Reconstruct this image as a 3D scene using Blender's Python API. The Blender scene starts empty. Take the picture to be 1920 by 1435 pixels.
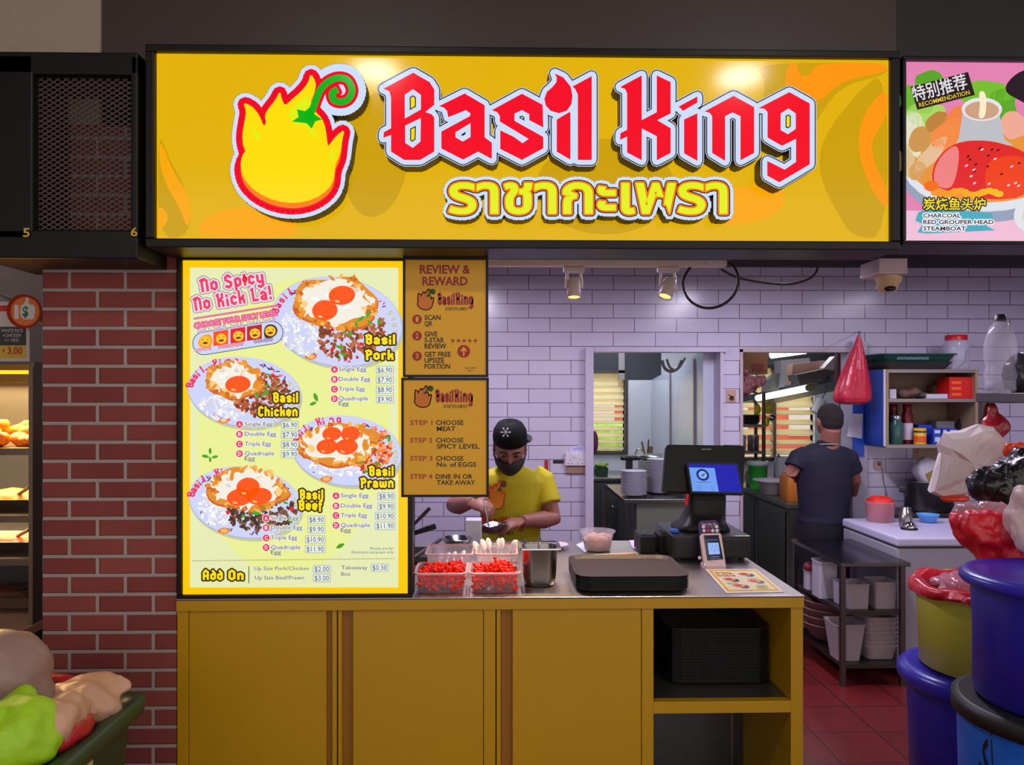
import bpy, math, random
from mathutils import Vector, Matrix, geometry
S = bpy.context.scene
COL = S.collection
random.seed(7)
# ---------------------------------------------------------------- camera
F, HY, H, TH = 1440.0, 740.0, 1.6, math.radians(1.2)
cd = bpy.data.cameras.new('camera'); cam = bpy.data.objects.new('camera', cd); COL.objects.link(cam)
cam.location = (0, 0, H); cam.rotation_euler = (math.pi/2, 0, -TH)
cd.sensor_width = 36; cd.lens = 27.0; cd.shift_y = 22.5/1920; cd.clip_start = .05; cd.clip_end = 200
S.camera = cam
# ---------------------------------------------------------------- view, world
S.view_settings.view_transform = 'Standard'; S.view_settings.look = 'None'
S.view_settings.gamma = 1; S.view_settings.exposure = 0; S.view_settings.use_curve_mapping = False
w = bpy.data.worlds.new('world'); S.world = w; w.use_nodes = True
nt = w.node_tree; nt.nodes.clear()
tc = nt.nodes.new('ShaderNodeTexCoord'); sx = nt.nodes.new('ShaderNodeSeparateXYZ')
rp = nt.nodes.new('ShaderNodeValToRGB'); bg = nt.nodes.new('ShaderNodeBackground'); wo = nt.nodes.new('ShaderNodeOutputWorld')
mr = nt.nodes.new('ShaderNodeMapRange'); mr.inputs[1].default_value = -1; mr.inputs[2].default_value = 1
nt.links.new(tc.outputs['Generated'], sx.inputs[0]); nt.links.new(sx.outputs['Y'], mr.inputs[0])
nt.links.new(mr.outputs[0], rp.inputs[0]); nt.links.new(rp.outputs[0], bg.inputs[0]); nt.links.new(bg.outputs[0], wo.inputs[0])
rp.color_ramp.elements[0].position = .42; rp.color_ramp.elements[0].color = (.60, .54, .53, 1)   # dim food hall in front
rp.color_ramp.elements[1].position = .62; rp.color_ramp.elements[1].color = (1.7, 1.66, 1.5, 1)      # daylight behind the kitchen
bg.inputs[1].default_value = 2.0
# ---------------------------------------------------------------- lights
def light(name, kind, loc, rot, power, col, size=.2, sizey=None, **k):
    l = bpy.data.lights.new(name, kind); o = bpy.data.objects.new(name, l); COL.objects.link(o)
    o.location = loc; o.rotation_euler = rot; l.energy = power; l.color = col
    if kind == 'AREA':
        l.shape = 'RECTANGLE' if sizey else 'DISK'; l.size = size
        if sizey: l.size_y = sizey
    for a, b in k.items(): setattr(l, a, b)
    return o
light('hall_lamp', 'AREA', (-.69, .4, 3.46), (0, 0, 0), 14, (1, .95, .88), .26)
light('hall_lamp', 'AREA', (1.42, .4, 3.45), (0, 0, 0), 14, (1, .97, .95), .26)
light('tube_light', 'AREA', (1.60, 4.0, 2.40), (0, 0, 0), 30, (.85, .79, 1), .08, 1.1)
light('tube_light', 'AREA', (-.1, 4.0, 2.40), (0, 0, 0), 28, (.88, .80, 1), .08, 1.1)
light('tube_light', 'AREA', (3.1, 4.0, 2.40), (0, 0, 0), 13, (.84, .79, 1), .08, 1.1)
light('wash_room_tube_light', 'AREA', (1.1, 6.6, 2.38), (0, 0, 0), 15, (.86, .92, 1), .08, 1.0)
light('store_tube_light', 'AREA', (2.6, 6.6, 2.38), (0, 0, 0), 9, (.95, .97, .95), .08, 1.0)
# ---------------------------------------------------------------- maths from the photograph
def P(px, py, Y):
    a = (px-960)/F; s, c = math.sin(TH), math.cos(TH)
    t = Y/(c-s*a)
    return Vector((t*(s+c*a), Y, H+t*(HY-py)/F))
def PZ(px, py, z):
    a = (px-960)/F; s, c = math.sin(TH), math.cos(TH)
    t = (z-H)*F/(HY-py)
    return Vector((t*(s+c*a), t*(c-s*a), z))
def XX(px, Y): return P(px, HY, Y).x
def ZZ(py, Y, px=960): return P(px, py, Y).z
# ---------------------------------------------------------------- materials
def lin(c): return tuple(((x/255)/12.92 if x/255 <= .04045 else ((x/255+.055)/1.055)**2.4) for x in c)
MC = {}
def M(rgb, rough=.5, metal=0, spec=.5, alpha=1, noise=None, bump=None, trans=0, coat=0, name=None, sss=0):
    key = (rgb, rough, metal, spec, alpha, noise, bump, trans, coat, sss)
    if key in MC: return MC[key]
    m = bpy.data.materials.new(name or 'mat_%02x%02x%02x' % tuple(int(x) for x in rgb)); m.use_nodes = True
    n = m.node_tree.nodes; L = m.node_tree.links; b = n['Principled BSDF']
    b.inputs['Base Color'].default_value = lin(rgb)+(1,); b.inputs['Roughness'].default_value = rough
    b.inputs['Metallic'].default_value = metal; b.inputs['Specular IOR Level'].default_value = spec
    b.inputs['Alpha'].default_value = alpha; b.inputs['Transmission Weight'].default_value = trans
    b.inputs['Coat Weight'].default_value = coat
    if sss: b.inputs['Subsurface Weight'].default_value = sss
    t = n.new('ShaderNodeTexCoord')
    if noise:
        q = n.new('ShaderNodeTexNoise'); q.inputs['Scale'].default_value = noise[0]; q.inputs['Detail'].default_value = 5
        L.new(t.outputs['Object'], q.inputs['Vector'])
        x = n.new('ShaderNodeMix'); x.data_type = 'RGBA'
        k = noise[1]; c = lin(rgb)
        x.inputs[6].default_value = tuple(v*(1-k) for v in c)+(1,); x.inputs[7].default_value = tuple(min(1, v*(1+k)) for v in c)+(1,)
        L.new(q.outputs['Fac'], x.inputs[0]); L.new(x.outputs[2], b.inputs['Base Color'])
    if bump:
        q = n.new('ShaderNodeTexNoise'); q.inputs['Scale'].default_value = bump[0]; q.inputs['Detail'].default_value = 4
        L.new(t.outputs['Object'], q.inputs['Vector'])
        u = n.new('ShaderNodeBump'); u.inputs['Strength'].default_value = bump[1]; u.inputs['Distance'].default_value = .01
        L.new(q.outputs['Fac'], u.inputs['Height']); L.new(u.outputs[0], b.inputs['Normal'])
    MC[key] = m; return m
EC = {}
def E(rgb, s=1.0, sample=False, spec=.22, rough=.12):
    key = (rgb, s, sample, spec, rough)
    if key in EC: return EC[key]
    m = bpy.data.materials.new('lit_%02x%02x%02x' % tuple(int(x) for x in rgb)); m.use_nodes = True
    b = m.node_tree.nodes['Principled BSDF']
    b.inputs['Base Color'].default_value = (.004, .004, .004, 1); b.inputs['Roughness'].default_value = rough
    b.inputs['Specular IOR Level'].default_value = spec
    b.inputs['Emission Color'].default_value = lin(rgb)+(1,); b.inputs['Emission Strength'].default_value = s
    m.cycles.emission_sampling = 'FRONT' if sample else 'NONE'
    EC[key] = m; return m
def brickmat(name, c1, c2, mortar, bw, rh, ms, x0, z0, rough, axis='XZ', bump=.3, spec=.5, off=.5, smooth=.1, stain=0):
    m = bpy.data.materials.new(name); m.use_nodes = True
    n = m.node_tree.nodes; L = m.node_tree.links; b = n['Principled BSDF']
    t = n.new('ShaderNodeTexCoord'); s = n.new('ShaderNodeSeparateXYZ'); c = n.new('ShaderNodeCombineXYZ')
    L.new(t.outputs['Object'], s.inputs[0])
    for i, (ax, o) in enumerate(((axis[0], x0), (axis[1], z0))):
        a = n.new('ShaderNodeMath'); a.operation = 'SUBTRACT'; a.inputs[1].default_value = o
        L.new(s.outputs[ax], a.inputs[0]); L.new(a.outputs[0], c.inputs[i])
    k = n.new('ShaderNodeTexBrick'); k.offset = off
    k.inputs['Color1'].default_value = lin(c1)+(1,); k.inputs['Color2'].default_value = lin(c2)+(1,); k.inputs['Mortar'].default_value = lin(mortar)+(1,)
    k.inputs['Scale'].default_value = 1; k.inputs['Mortar Size'].default_value = ms; k.inputs['Mortar Smooth'].default_value = smooth
    k.inputs['Brick Width'].default_value = bw; k.inputs['Row Height'].default_value = rh
    L.new(c.outputs[0], k.inputs['Vector'])
    out = k.outputs['Color']
    if stain:
        q = n.new('ShaderNodeTexNoise'); q.inputs['Scale'].default_value = 4; q.inputs['Detail'].default_value = 6
        L.new(t.outputs['Object'], q.inputs['Vector'])
        x = n.new('ShaderNodeMix'); x.data_type = 'RGBA'; x.blend_type = 'MULTIPLY'; x.inputs[0].default_value = 1
        r = n.new('ShaderNodeValToRGB'); r.color_ramp.elements[0].position = .3; r.color_ramp.elements[1].position = .75
        r.color_ramp.elements[0].color = (1-stain,)*3+(1,); r.color_ramp.elements[1].color = (1, 1, 1, 1)
        L.new(q.outputs['Fac'], r.inputs[0]); L.new(out, x.inputs[6]); L.new(r.outputs[0], x.inputs[7]); out = x.outputs[2]
    L.new(out, b.inputs['Base Color']); b.inputs['Roughness'].default_value = rough; b.inputs['Specular IOR Level'].default_value = spec
    u = n.new('ShaderNodeBump'); u.invert = True; u.inputs['Strength'].default_value = bump; u.inputs['Distance'].default_value = .01
    L.new(k.outputs['Fac'], u.inputs['Height']); L.new(u.outputs[0], b.inputs['Normal'])
    return m
# ---------------------------------------------------------------- objects
ORG = {}
def tag(o, label=None, cat=None, group=None, kind=None):
    if label: o['label'] = label
    if cat: o['category'] = cat
    if group: o['group'] = group
    if kind: o['kind'] = kind
    return o
def thing(name, label, cat, loc=(0, 0, 0), group=None, kind=None):
    o = bpy.data.objects.new(name, None); COL.objects.link(o); o.location = loc; o.empty_display_size = .05
    ORG[o.name] = Vector(loc); return tag(o, label, cat, group, kind)
class MB:
    def __init__(s): s.v = []; s.f = []; s.m = []; s.mats = []; s.sm = []
    def mi(s, mat):
        if mat is None: return 0
        if mat not in s.mats: s.mats.append(mat)
        return s.mats.index(mat)
    def add(s, vs, fs, mat=None, smooth=False):
        k = len(s.v); s.v.extend([Vector(v) for v in vs]); i = s.mi(mat)
        for f in fs: s.f.append([a+k for a in f]); s.m.append(i); s.sm.append(smooth)
        return s
    def box(s, a, b, mat=None, T=None):
        x0, x1 = sorted((a[0], b[0])); y0, y1 = sorted((a[1], b[1])); z0, z1 = sorted((a[2], b[2]))
        vs = [(x, y, z) for z in (z0, z1) for x, y in ((x0, y0), (x1, y0), (x1, y1), (x0, y1))]
        if T is not None: vs = [T @ Vector(v) for v in vs]
        return s.add(vs, [(3, 2, 1, 0), (4, 5, 6, 7), (0, 1, 5, 4), (1, 2, 6, 5), (2, 3, 7, 6), (3, 0, 4, 7)], mat)
    def pbox(s, x0, y0, x1, y1, Yf, Yb, mat=None):      # a box whose front face fills a rectangle seen in the photograph at depth Yf
        a = P(x0, y1, Yf); b = P(x1, y0, Yf); return s.box((a.x, Yf, a.z), (b.x, Yb, b.z), mat)
    def loft(s, rings, mat=None, smooth=True, caps=True, closed=True):
        n = len(rings[0]); vs = [p for r in rings for p in r]; fs = []
        for i in range(len(rings)-1):
            for j in range(n if closed else n-1):
                k = (j+1) % n; fs.append((i*n+j, i*n+k, (i+1)*n+k, (i+1)*n+j))
        s.add(vs, fs, mat, smooth)
        if caps:
            s.add(rings[0], [tuple(range(n))[::-1]], mat); s.add(rings[-1], [tuple(range(n))], mat)
        return s
    def tube(s, pts, r, n=8, mat=None, smooth=True, caps=True, flat=1.0):
        pts = [Vector(p) for p in pts]; rings = []
        up = None
        for i, p in enumerate(pts):
            d = (pts[min(i+1, len(pts)-1)]-pts[max(i-1, 0)]).normalized()
            if up is None: up = d.orthogonal().normalized()
            up = (up-d*up.dot(d)).normalized(); sd = d.cross(up)
            rr = r[i] if isinstance(r, (list, tuple)) else r
            rings.append([p+(up*math.cos(2*math.pi*j/n)*flat+sd*math.sin(2*math.pi*j/n))*rr for j in range(n)])
        return s.loft(rings, mat, smooth, caps)
    def lathe(s, prof, c, n=24, mat=None, sx=1, sy=1, smooth=True, T=None, caps=False):
        c = Vector(c); rings = []
        for r, z in prof:
            rr = [Vector((r*sx*math.cos(2*math.pi*j/n), r*sy*math.sin(2*math.pi*j/n), z)) for j in range(n)]
            rings.append([(T @ q if T is not None else q)+c for q in rr])
        return s.loft(rings, mat, smooth, caps)
    def ell(s, c, rad, mat=None, n=14, T=None):
        prof = [(math.sin(math.pi*i/n), -math.cos(math.pi*i/n)) for i in range(n+1)]
        prof[0] = (.001, -1); prof[-1] = (.001, 1)
        if not isinstance(rad, (tuple, list)): rad = (rad,)*3
        A = Matrix.Diagonal(Vector(rad))
        if T is not None: A = T @ A
        return s.lathe(prof, c, n+4, mat, T=A)
    def rrect(s, hx, hy, r, k=4):
        o = []
        for cx, cy, a0 in ((hx-r, hy-r, 0), (-hx+r, hy-r, 90), (-hx+r, -hy+r, 180), (hx-r, -hy+r, 270)):
            for i in range(k+1):
                a = math.radians(a0+90*i/k); o.append((cx+r*math.cos(a), cy+r*math.sin(a)))
        return o
    def rloft(s, secs, c, mat=None, T=None, smooth=False, caps=False, k=4):   # stacked rounded rectangles: (half x, half y, radius, z)
        c = Vector(c); rings = []
        for hx, hy, r, z in secs:
            rr = [Vector((x, y, z)) for x, y in s.rrect(hx, hy, r, k)]
            rings.append([(T @ q if T is not None else q)+c for q in rr])
        return s.loft(rings, mat, smooth, caps)
    def prism(s, pts, off, mat=None, holes=()):          # flat polygon in space pulled along a vector
        off = Vector(off); loops = [[Vector(p) for p in pts]]+[[Vector(p) for p in h] for h in holes]
        tri = geometry.tessellate_polygon(loops); fl = [p for l in loops for p in l]; n = len(fl)
        s.add(fl, [tuple(t) for t in tri], mat)
        if off.length > 0:
            s.add([p+off for p in fl], [tuple(t)[::-1] for t in tri], mat)
            for l in loops:
                m = len(l); s.add(l+[p+off for p in l], [(i, (i+1) % m, m+(i+1) % m, m+i) for i in range(m)], mat)
        return s
    def build(s, name, parent=None, mat=None, label=None, cat=None, group=None, kind=None, bevel=0, solid=0, remesh=0, sm=0, sub=0, loc=None, disp=None, seg=2):
        if parent is not None: org = ORG[parent.name]
        elif loc is not None: org = Vector(loc)
        else:
            lo = [min(v[i] for v in s.v) for i in range(3)]; hi = [max(v[i] for v in s.v) for i in range(3)]
            org = Vector(((lo[0]+hi[0])/2, (lo[1]+hi[1])/2, lo[2]))
        me = bpy.data.meshes.new(name); me.from_pydata([v-org for v in s.v], [], s.f)
        mats = s.mats if s.mats else [mat]
        for q in mats: me.materials.append(q if q else mat)
        for p, i, q in zip(me.polygons, s.m, s.sm): p.material_index = i if s.mats else 0; p.use_smooth = q
        me.validate(); me.update()
        o = bpy.data.objects.new(name, me); COL.objects.link(o)
        if parent is not None: o.parent = parent
        else: o.location = org
        ORG[o.name] = org
        if remesh:
            md = o.modifiers.new('remesh', 'REMESH'); md.mode = 'VOXEL'; md.voxel_size = remesh; md.use_smooth_shade = True
        if sm:
            md = o.modifiers.new('smooth', 'SMOOTH'); md.factor = .5; md.iterations = sm
        if disp:
            tx = bpy.data.textures.new('crumple', 'CLOUDS'); tx.noise_scale = disp[0]
            tx.noise_depth = 3
            if len(disp) > 2: tx.noise_type = 'HARD_NOISE'; tx.noise_depth = 2
            md = o.modifiers.new('crumple', 'DISPLACE'); md.texture = tx; md.strength = disp[1]; md.mid_level = .5; md.texture_coords = 'GLOBAL'
        if solid:
            md = o.modifiers.new('solid', 'SOLIDIFY'); md.thickness = solid; md.offset = 0
        if bevel:
            md = o.modifiers.new('bevel', 'BEVEL'); md.width = bevel; md.segments = seg; md.limit_method = 'ANGLE'; md.angle_limit = .6
        if sub:
            md = o.modifiers.new('sub', 'SUBSURF'); md.levels = sub; md.render_levels = sub
        return tag(o, label, cat, group, kind)
def dup(root, dloc=(0, 0, 0), rz=None, label=None, group=None):
    def cp(o, par):
        c = o.copy(); COL.objects.link(c); c.parent = par; ORG[c.name] = ORG[o.name]
        for ch in list(o.children): cp(ch, c)
        return c
    r = cp(root, None); r.location = root.location+Vector(dloc); ORG[r.name] = Vector(r.location)
    if rz is not None: r.rotation_euler = (0, 0, rz)
    if label: r['label'] = label
    if group: r['group'] = group
    return r
def rz(a): return Matrix.Rotation(a, 3, 'Z')
def rx(a): return Matrix.Rotation(a, 3, 'X')
def ry(a): return Matrix.Rotation(a, 3, 'Y')
# ---------------------------------------------------------------- flat artwork: text and shapes printed on panels
TXT = {}
def text2d(s, bold=0, res=2):
    k = (s, bold, res)
    if k in TXT: return TXT[k]
    c = bpy.data.curves.new('t', 'FONT'); c.body = s; c.size = 1; c.resolution_u = res; c.offset = bold
    o = bpy.data.objects.new('t', c); COL.objects.link(o)
    me = bpy.data.meshes.new_from_object(o.evaluated_get(bpy.context.evaluated_depsgraph_get()))
    r = ([(v.co.x, v.co.y) for v in me.vertices], [tuple(p.vertices) for p in me.polygons])
    bpy.data.objects.remove(o); bpy.data.curves.remove(c); bpy.data.meshes.remove(me)
    TXT[k] = r; return r
GL = {  # angular pointed letters drawn as strokes: (width of the letter, strokes)
 'o': (.62, ['c', (.11, .2), (.11, .53), (.3, .63), (.49, .53), (.49, .2), (.3, .09)]),
 'a': (.62, [(.04, .5), (.28, .62), (.48, .5), (.48, 0)], [(.48, .4), (.12, .27), (.12, .16), (.28, .08), (.5, .18)]),
 's': (.60, [(.52, .44), (.48, .53), (.3, .63), (.12, .52), (.12, .43), (.48, .27), (.48, .17), (.3, .08), (.06, .2)]),
 'i': (.26, [(.12, -.02), (.12, .55)], [(.12, .64), (.12, .86)]), 'l': (.26, [(.12, 0), (.12, 1)]),
 'n': (.62, [(.12, 0), (.12, .68)], [(.12, .52), (.3, .64), (.49, .52), (.49, 0)]),
 'g': (.62, ['c', (.11, .2), (.11, .53), (.3, .63), (.49, .53), (.49, .2), (.3, .09)], [(.49, .5), (.49, -.14), (.3, -.25), (.06, -.14)]),
 'B': (.66, [(-.02, .82), (.32, .93), (.52, .8), (.52, .62), (.16, .46)], [(.16, .5), (.36, .5), (.52, .4), (.52, .17), (.34, .07), (.15, .17), (.15, .9)]),
 'K': (.66, [(.0, .82), (.16, .9), (.16, 0)], [(.5, 1), (.5, .68), (.18, .46)], [(.26, .52), (.5, .36), (.5, 0)]),
 'N': (.68, [(0, .82), (.16, .88), (.16, 0)], [(.16, .76), (.38, .93), (.55, .8), (.55, 0)]),
 'S': (.64, [(.54, .72), (.5, .82), (.32, .93), (.13, .8), (.13, .62), (.51, .38), (.51, .2), (.32, .07), (.04, .2)]),
 'p': (.62, ['c', (.12, .2), (.12, .53), (.3, .63), (.49, .53), (.49, .2), (.3, .09)], [(.12, .5), (.12, -.28)]),
 'c': (.56, [(.5, .46), (.46, .54), (.3, .63), (.12, .53), (.12, .19), (.3, .08), (.5, .2)]),
 'y': (.62, [(.12, .66), (.12, .2), (.3, .09), (.49, .2)], [(.49, .66), (.49, -.14), (.3, -.25), (.06, -.14)]),
 'k': (.58, [(.12, 0), (.12, 1)], [(.46, .68), (.42, .5), (.14, .36)], [(.2, .4), (.46, .28), (.46, 0)]),
 'L': (.62, [(0, .86), (.16, .92), (.16, .12), (.58, .12)]), '!': (.26, [(.12, .34), (.12, 1)], [(.12, 0), (.12, .2)]),
 'P': (.64, [(.16, -.04), (.16, .9)], [(-.02, .82), (.32, .93), (.52, .8), (.52, .58), (.16, .42)]),
 'r': (.48, [(.12, 0), (.12, .68)], [(.12, .5), (.28, .62), (.46, .52)]), 'C': (.62, [(.54, .74), (.5, .82), (.32, .93), (.12, .8), (.12, .2), (.32, .07), (.56, .22)]),
 'h': (.62, [(.12, 0), (.12, 1)], [(.12, .52), (.3, .64), (.49, .52), (.49, 0)]),
 'e': (.60, [(.14, .34), (.48, .36), (.48, .53), (.3, .63), (.12, .53), (.12, .19), (.3, .08), (.52, .19)]),
 'w': (.84, [(.11, .68), (.11, .18), (.26, .09), (.4, .18), (.4, .62)], [(.4, .18), (.56, .09), (.7, .18), (.7, .68)]),
 'f': (.46, [(.16, -.14), (.16, .82), (.3, .95), (.46, .86)], [(0, .58), (.4, .58)]),
 'A': (.7, [(.13, 0), (.13, .72), (.32, .93), (.55, .78), (.55, 0)], [(.13, .4), (.55, .4)]),
 'd': (.62, ['c', (.11, .2), (.11, .5), (.3, .6), (.49, .5), (.49, .2), (.3, .09)], [(.49, .4), (.49, .66), (.2, .96)]),
 'O': (.7, ['c', (.13, .2), (.13, .78), (.34, .93), (.55, .78), (.55, .2), (.34, .07)]), ' ': (.3,)}
def miter(pts, w, closed):
    n = len(pts); out = []
    for i in range(n):
        a = pts[i-1] if (i > 0 or closed) else None; b = pts[(i+1) % n] if (i < n-1 or closed) else None
        p = Vector(pts[i]); d1 = (p-Vector(a)).normalized() if a else None; d2 = (Vector(b)-p).normalized() if b else None
        d1 = d1 or d2; d2 = d2 or d1
        n1 = Vector((-d1.y, d1.x)); n2 = Vector((-d2.y, d2.x)); m = (n1+n2)
        m = m.normalized() if m.length > .01 else n1
        k = w/max(.45, m.dot(n1)); out.append((p+m*k, p-m*k))
    return out
def gothic2d(s, w=.105):
    V, Fc = [], []; x = 0
    for ch in s:
        g = GL[ch]
        for st in g[1:]:
            cl = st[0] == 'c'; pts = list(st[1:]) if cl else list(st)
            o = miter(pts, w, cl); k = len(V)
            for l, r in o: V += [(x+l.x, l.y), (x+r.x, r.y)]
            m = len(o)
            for i in range(m if cl else m-1):
                j = (i+1) % m; Fc.append((k+2*i, k+2*i+1, k+2*j+1, k+2*j))
        x += g[0]+.1
    return V, Fc
class Art:      # collects flat shapes given in photograph pixels on one panel; f(px, py, layer) gives the point in space
    def __init__(s, f): s.f = f; s.mb = MB()
    def put(s, vs, fs, mat, ly): s.mb.add([s.f(x, y, ly) for x, y in vs], fs, mat)
    def poly(s, pts, mat, ly, holes=()):
        loops = [[Vector((p[0], p[1], 0)) for p in pts]]+[[Vector((p[0], p[1], 0)) for p in h] for h in holes]
        tri = geometry.tessellate_polygon(loops); fl = [(p.x, p.y) for l in loops for p in l]
        s.put(fl, [tuple(t) for t in tri], mat, ly)
    def rect(s, x0, y0, x1, y1, mat, ly): s.put([(x0, y0), (x1, y0), (x1, y1), (x0, y1)], [(0, 1, 2, 3)], mat, ly)
    def ellipse(s, cx, cy, a, b, mat, ly, rot=0, n=28, wob=0, seed=0, hole=None):
        rnd = random.Random(seed); ph = [rnd.uniform(0, 6.28) for _ in range(5)]
        def ring(k):
            o = []
            for i in range(n):
                t = 2*math.pi*i/n; q = k*(1+wob*sum(math.sin((j+2)*t+ph[j]) for j in range(5))/2.5)
                x, y = a*q*math.cos(t), b*q*math.sin(t); c, d = math.cos(rot), math.sin(rot)
                o.append((cx+x*c-y*d, cy+x*d+y*c))
            return o
        if hole:
            o = ring(1)+ring(hole); s.put(o, [(i, (i+1) % n, n+(i+1) % n, n+i) for i in range(n)], mat, ly)
        else: s.put(ring(1), [tuple(range(n))], mat, ly)
    def outline(s, vs, fs, w, mat, ly, n=8, body=None):
        cnt = {}
        for f in fs:
            for i in range(len(f)):
                e = (f[i], f[(i+1) % len(f)]); k = tuple(sorted(e)); cnt[k] = cnt.get(k, 0)+1
        used = set()
        def shape(pts):
            if body is None: s.put(pts, [tuple(range(len(pts)))], mat, ly)
            else:
                a = [s.f(x, y, ly) for x, y in pts]; s.mb.prism(a, (0, body, 0), mat)
        for f in fs: shape([vs[i] for i in f])
        for (i, j), c in cnt.items():
            if c != 1: continue
            p, q = Vector(vs[i]), Vector(vs[j]); d = q-p
            if d.length < 1e-5: continue
            d.normalize(); m = Vector((-d.y, d.x))*w
            shape([tuple(p+m), tuple(q+m), tuple(q-m), tuple(p-m)]); used |= {i, j}
        for i in used:
            x, y = vs[i]; shape([(x+w*math.cos(2*math.pi*k/n), y+w*math.sin(2*math.pi*k/n)) for k in range(n)])
    def line(s, pts, w, mat, ly, closed=False):
        o = miter([tuple(p) for p in pts], w/2, closed); vs = []
        for l, r in o: vs += [tuple(l), tuple(r)]
        m = len(o); s.put(vs, [(2*i, 2*i+1, 2*((i+1) % m)+1, 2*((i+1) % m)) for i in range(m if closed else m-1)], mat, ly)
    def fit(s, t2, x0, yb, cap, x1=None, rot=0, skew=0, capu=.69):
        vs, fs = t2
        if not vs: return vs, fs
        xa = min(v[0] for v in vs); xb = max(v[0] for v in vs); k = cap/capu
        kx = (x1-x0)/(xb-xa) if x1 is not None else k
        c, d = math.cos(rot), math.sin(rot); out = []
        for x, y in vs:
            u, v = (x-xa)*kx+y*k*skew, y*k; out.append((x0+u*c+v*d, yb+u*d-v*c))
        return out, fs
    def text(s, t, x0, yb, cap, mat, ly, x1=None, rot=0, bold=0, res=2, outs=(), skew=0, gothic=False, w=.105):
        t2 = gothic2d(t, w) if gothic else text2d(t, bold, res)
        vs, fs = s.fit(t2, x0, yb, cap, x1, rot, skew, 1.0 if gothic else .69)
        for wd, m, l in outs: s.outline(vs, fs, wd, m, l, 6)
        s.put(vs, fs, mat, ly)
    def build(s, name, parent, **k):
        o = s.mb.build(name, parent, **k) if s.mb.f else None; s.mb = MB(); return o
def plane(Y, eps=.0007): return lambda x, y, l: P(x, y, Y-l*eps)
# ================================================================= THE SETTING
BY = 5.4                                                      # back wall of the stall
tile = brickmat('white_tile', (205, 198, 222), (199, 192, 217), (60, 45, 62), .2985, .0997, .0022, .2306, 2.438, .22, bump=.25, stain=.08)
tileS = brickmat('white_tile_side', (205, 198, 222), (199, 192, 217), (60, 45, 62), .2985, .0997, .0022, 5.4, 2.438, .22, axis='YZ', bump=.25)
brick = brickmat('red_brick', (152, 78, 70), (134, 66, 62), (176, 158, 152), .1854, .0637, .0075, -1.4263, 1.886, .85, bump=.9, smooth=.3, spec=.2, stain=.18)
redfloor = brickmat('red_floor_tile', (118, 34, 34), (104, 28, 30), (52, 20, 22), .3, .3, .004, 0, 0, .35, axis='XY', off=0, stain=.25)
white = M((214, 214, 224), .45, noise=(9, .05)); offw = M((200, 196, 205), .5, noise=(7, .06))
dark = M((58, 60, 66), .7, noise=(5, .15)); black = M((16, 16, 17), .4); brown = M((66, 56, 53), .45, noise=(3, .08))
beige = M((168, 150, 134), .8, noise=(40, .05)); blackframe = M((21, 17, 18), .4, spec=.3, noise=(20, .1))
steel = M((158, 155, 152), .28, 1, noise=(30, .08)); steeld = M((96, 96, 96), .38, 1, noise=(20, .15)); chrome = M((205, 205, 210), .12, 1)
wframe = M((188, 170, 178), .5)
def st(mb, name, mat=None, **k): return mb.build(name, None, mat, kind='structure', loc=(0, 0, 0), **k)
st(MB().box((-4, -3, -.1), (6, 7.6, 0)), 'floor', redfloor)
xa, xb, xc, xd = XX(1113, BY), XX(1355, BY), XX(1387, BY), XX(1606, BY)
zt = ZZ(655, BY, 1200)
b = MB()
b.box((-2.2, BY, 0), (xa, BY+.12, zt)); b.box((xb, BY, 0), (xc, BY+.12, zt)); b.box((xd, BY, 0), (4.6, BY+.12, zt)); b.box((-2.2, BY, zt), (4.6, BY+.12, 2.5))
st(b, 'wall_back', tile)
st(MB().box((-1.42, 2.9, 0), (-1.3, BY, 2.5)), 'wall_left', tileS)
st(MB().box((4.6, 2.2, 0), (4.72, 7.6, 2.5)), 'wall_right', tileS)
b = MB(); b.pbox(1098, 652, 1113, 1400, BY-.05, BY+.13)
b.box((xa-.03, BY-.03, zt-.02), (xb+.02, BY+.125, zt+.012)); b.box((xb-.022, BY-.02, 0), (xb, BY+.125, zt))
st(b, 'trim_1', M((196, 186, 208), .4, noise=(8, .05)))
b = MB(); b.box((xc, BY-.012, zt-.02), (xd, BY+.125, zt+.012)); b.box((xc, BY-.012, 0), (xc+.02, BY+.125, zt))
st(b, 'trim_2', wframe)
b = MB(); b.pbox(1599, 640, 1626, 1400, BY-.06, BY+.13)
st(b, 'trim_3', M((176, 170, 190), .5, noise=(6, .08)))
st(MB().box((-2.2, 2.6, 2.5), (4.72, 9.2, 2.6)), 'ceiling', dark)
zh = ZZ(487, 3.1, 1200)
b = MB(); b.box((-4, 2.62, zh), (5, 3.065, 2.5)); b.box((XX(1372, 3.1), 3.065, zh), (5, 3.24, 2.5))
st(b, 'trim_4', M((30, 27, 27), .8, spec=.2))
b = MB(); b.box((XX(192, 2.6), 2.6, 2.5), (XX(1680, 2.6), 2.72, 3.7))
st(b, 'wall_front', brown)
st(MB().box((-4, 2.59, 2.5), (XX(191, 2.6), 2.72, 3.7)), 'wall_front_left', beige)
st(MB().box((XX(1681, 2.6), 2.61, 2.5), (5, 2.72, 3.7)), 'wall_front_right', M((30, 29, 33), .5))
x0, x1 = XX(80, 2.6), XX(331, 2.6)
st(MB().box((x0, 2.6, 0), (x1, 2.9, 2.5)), 'wall_pillar', brick)
st(MB().box((-4, -3, 3.7), (5.2, 2.72, 3.8)), 'ceiling_hall', M((150, 145, 140), .9))
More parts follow.
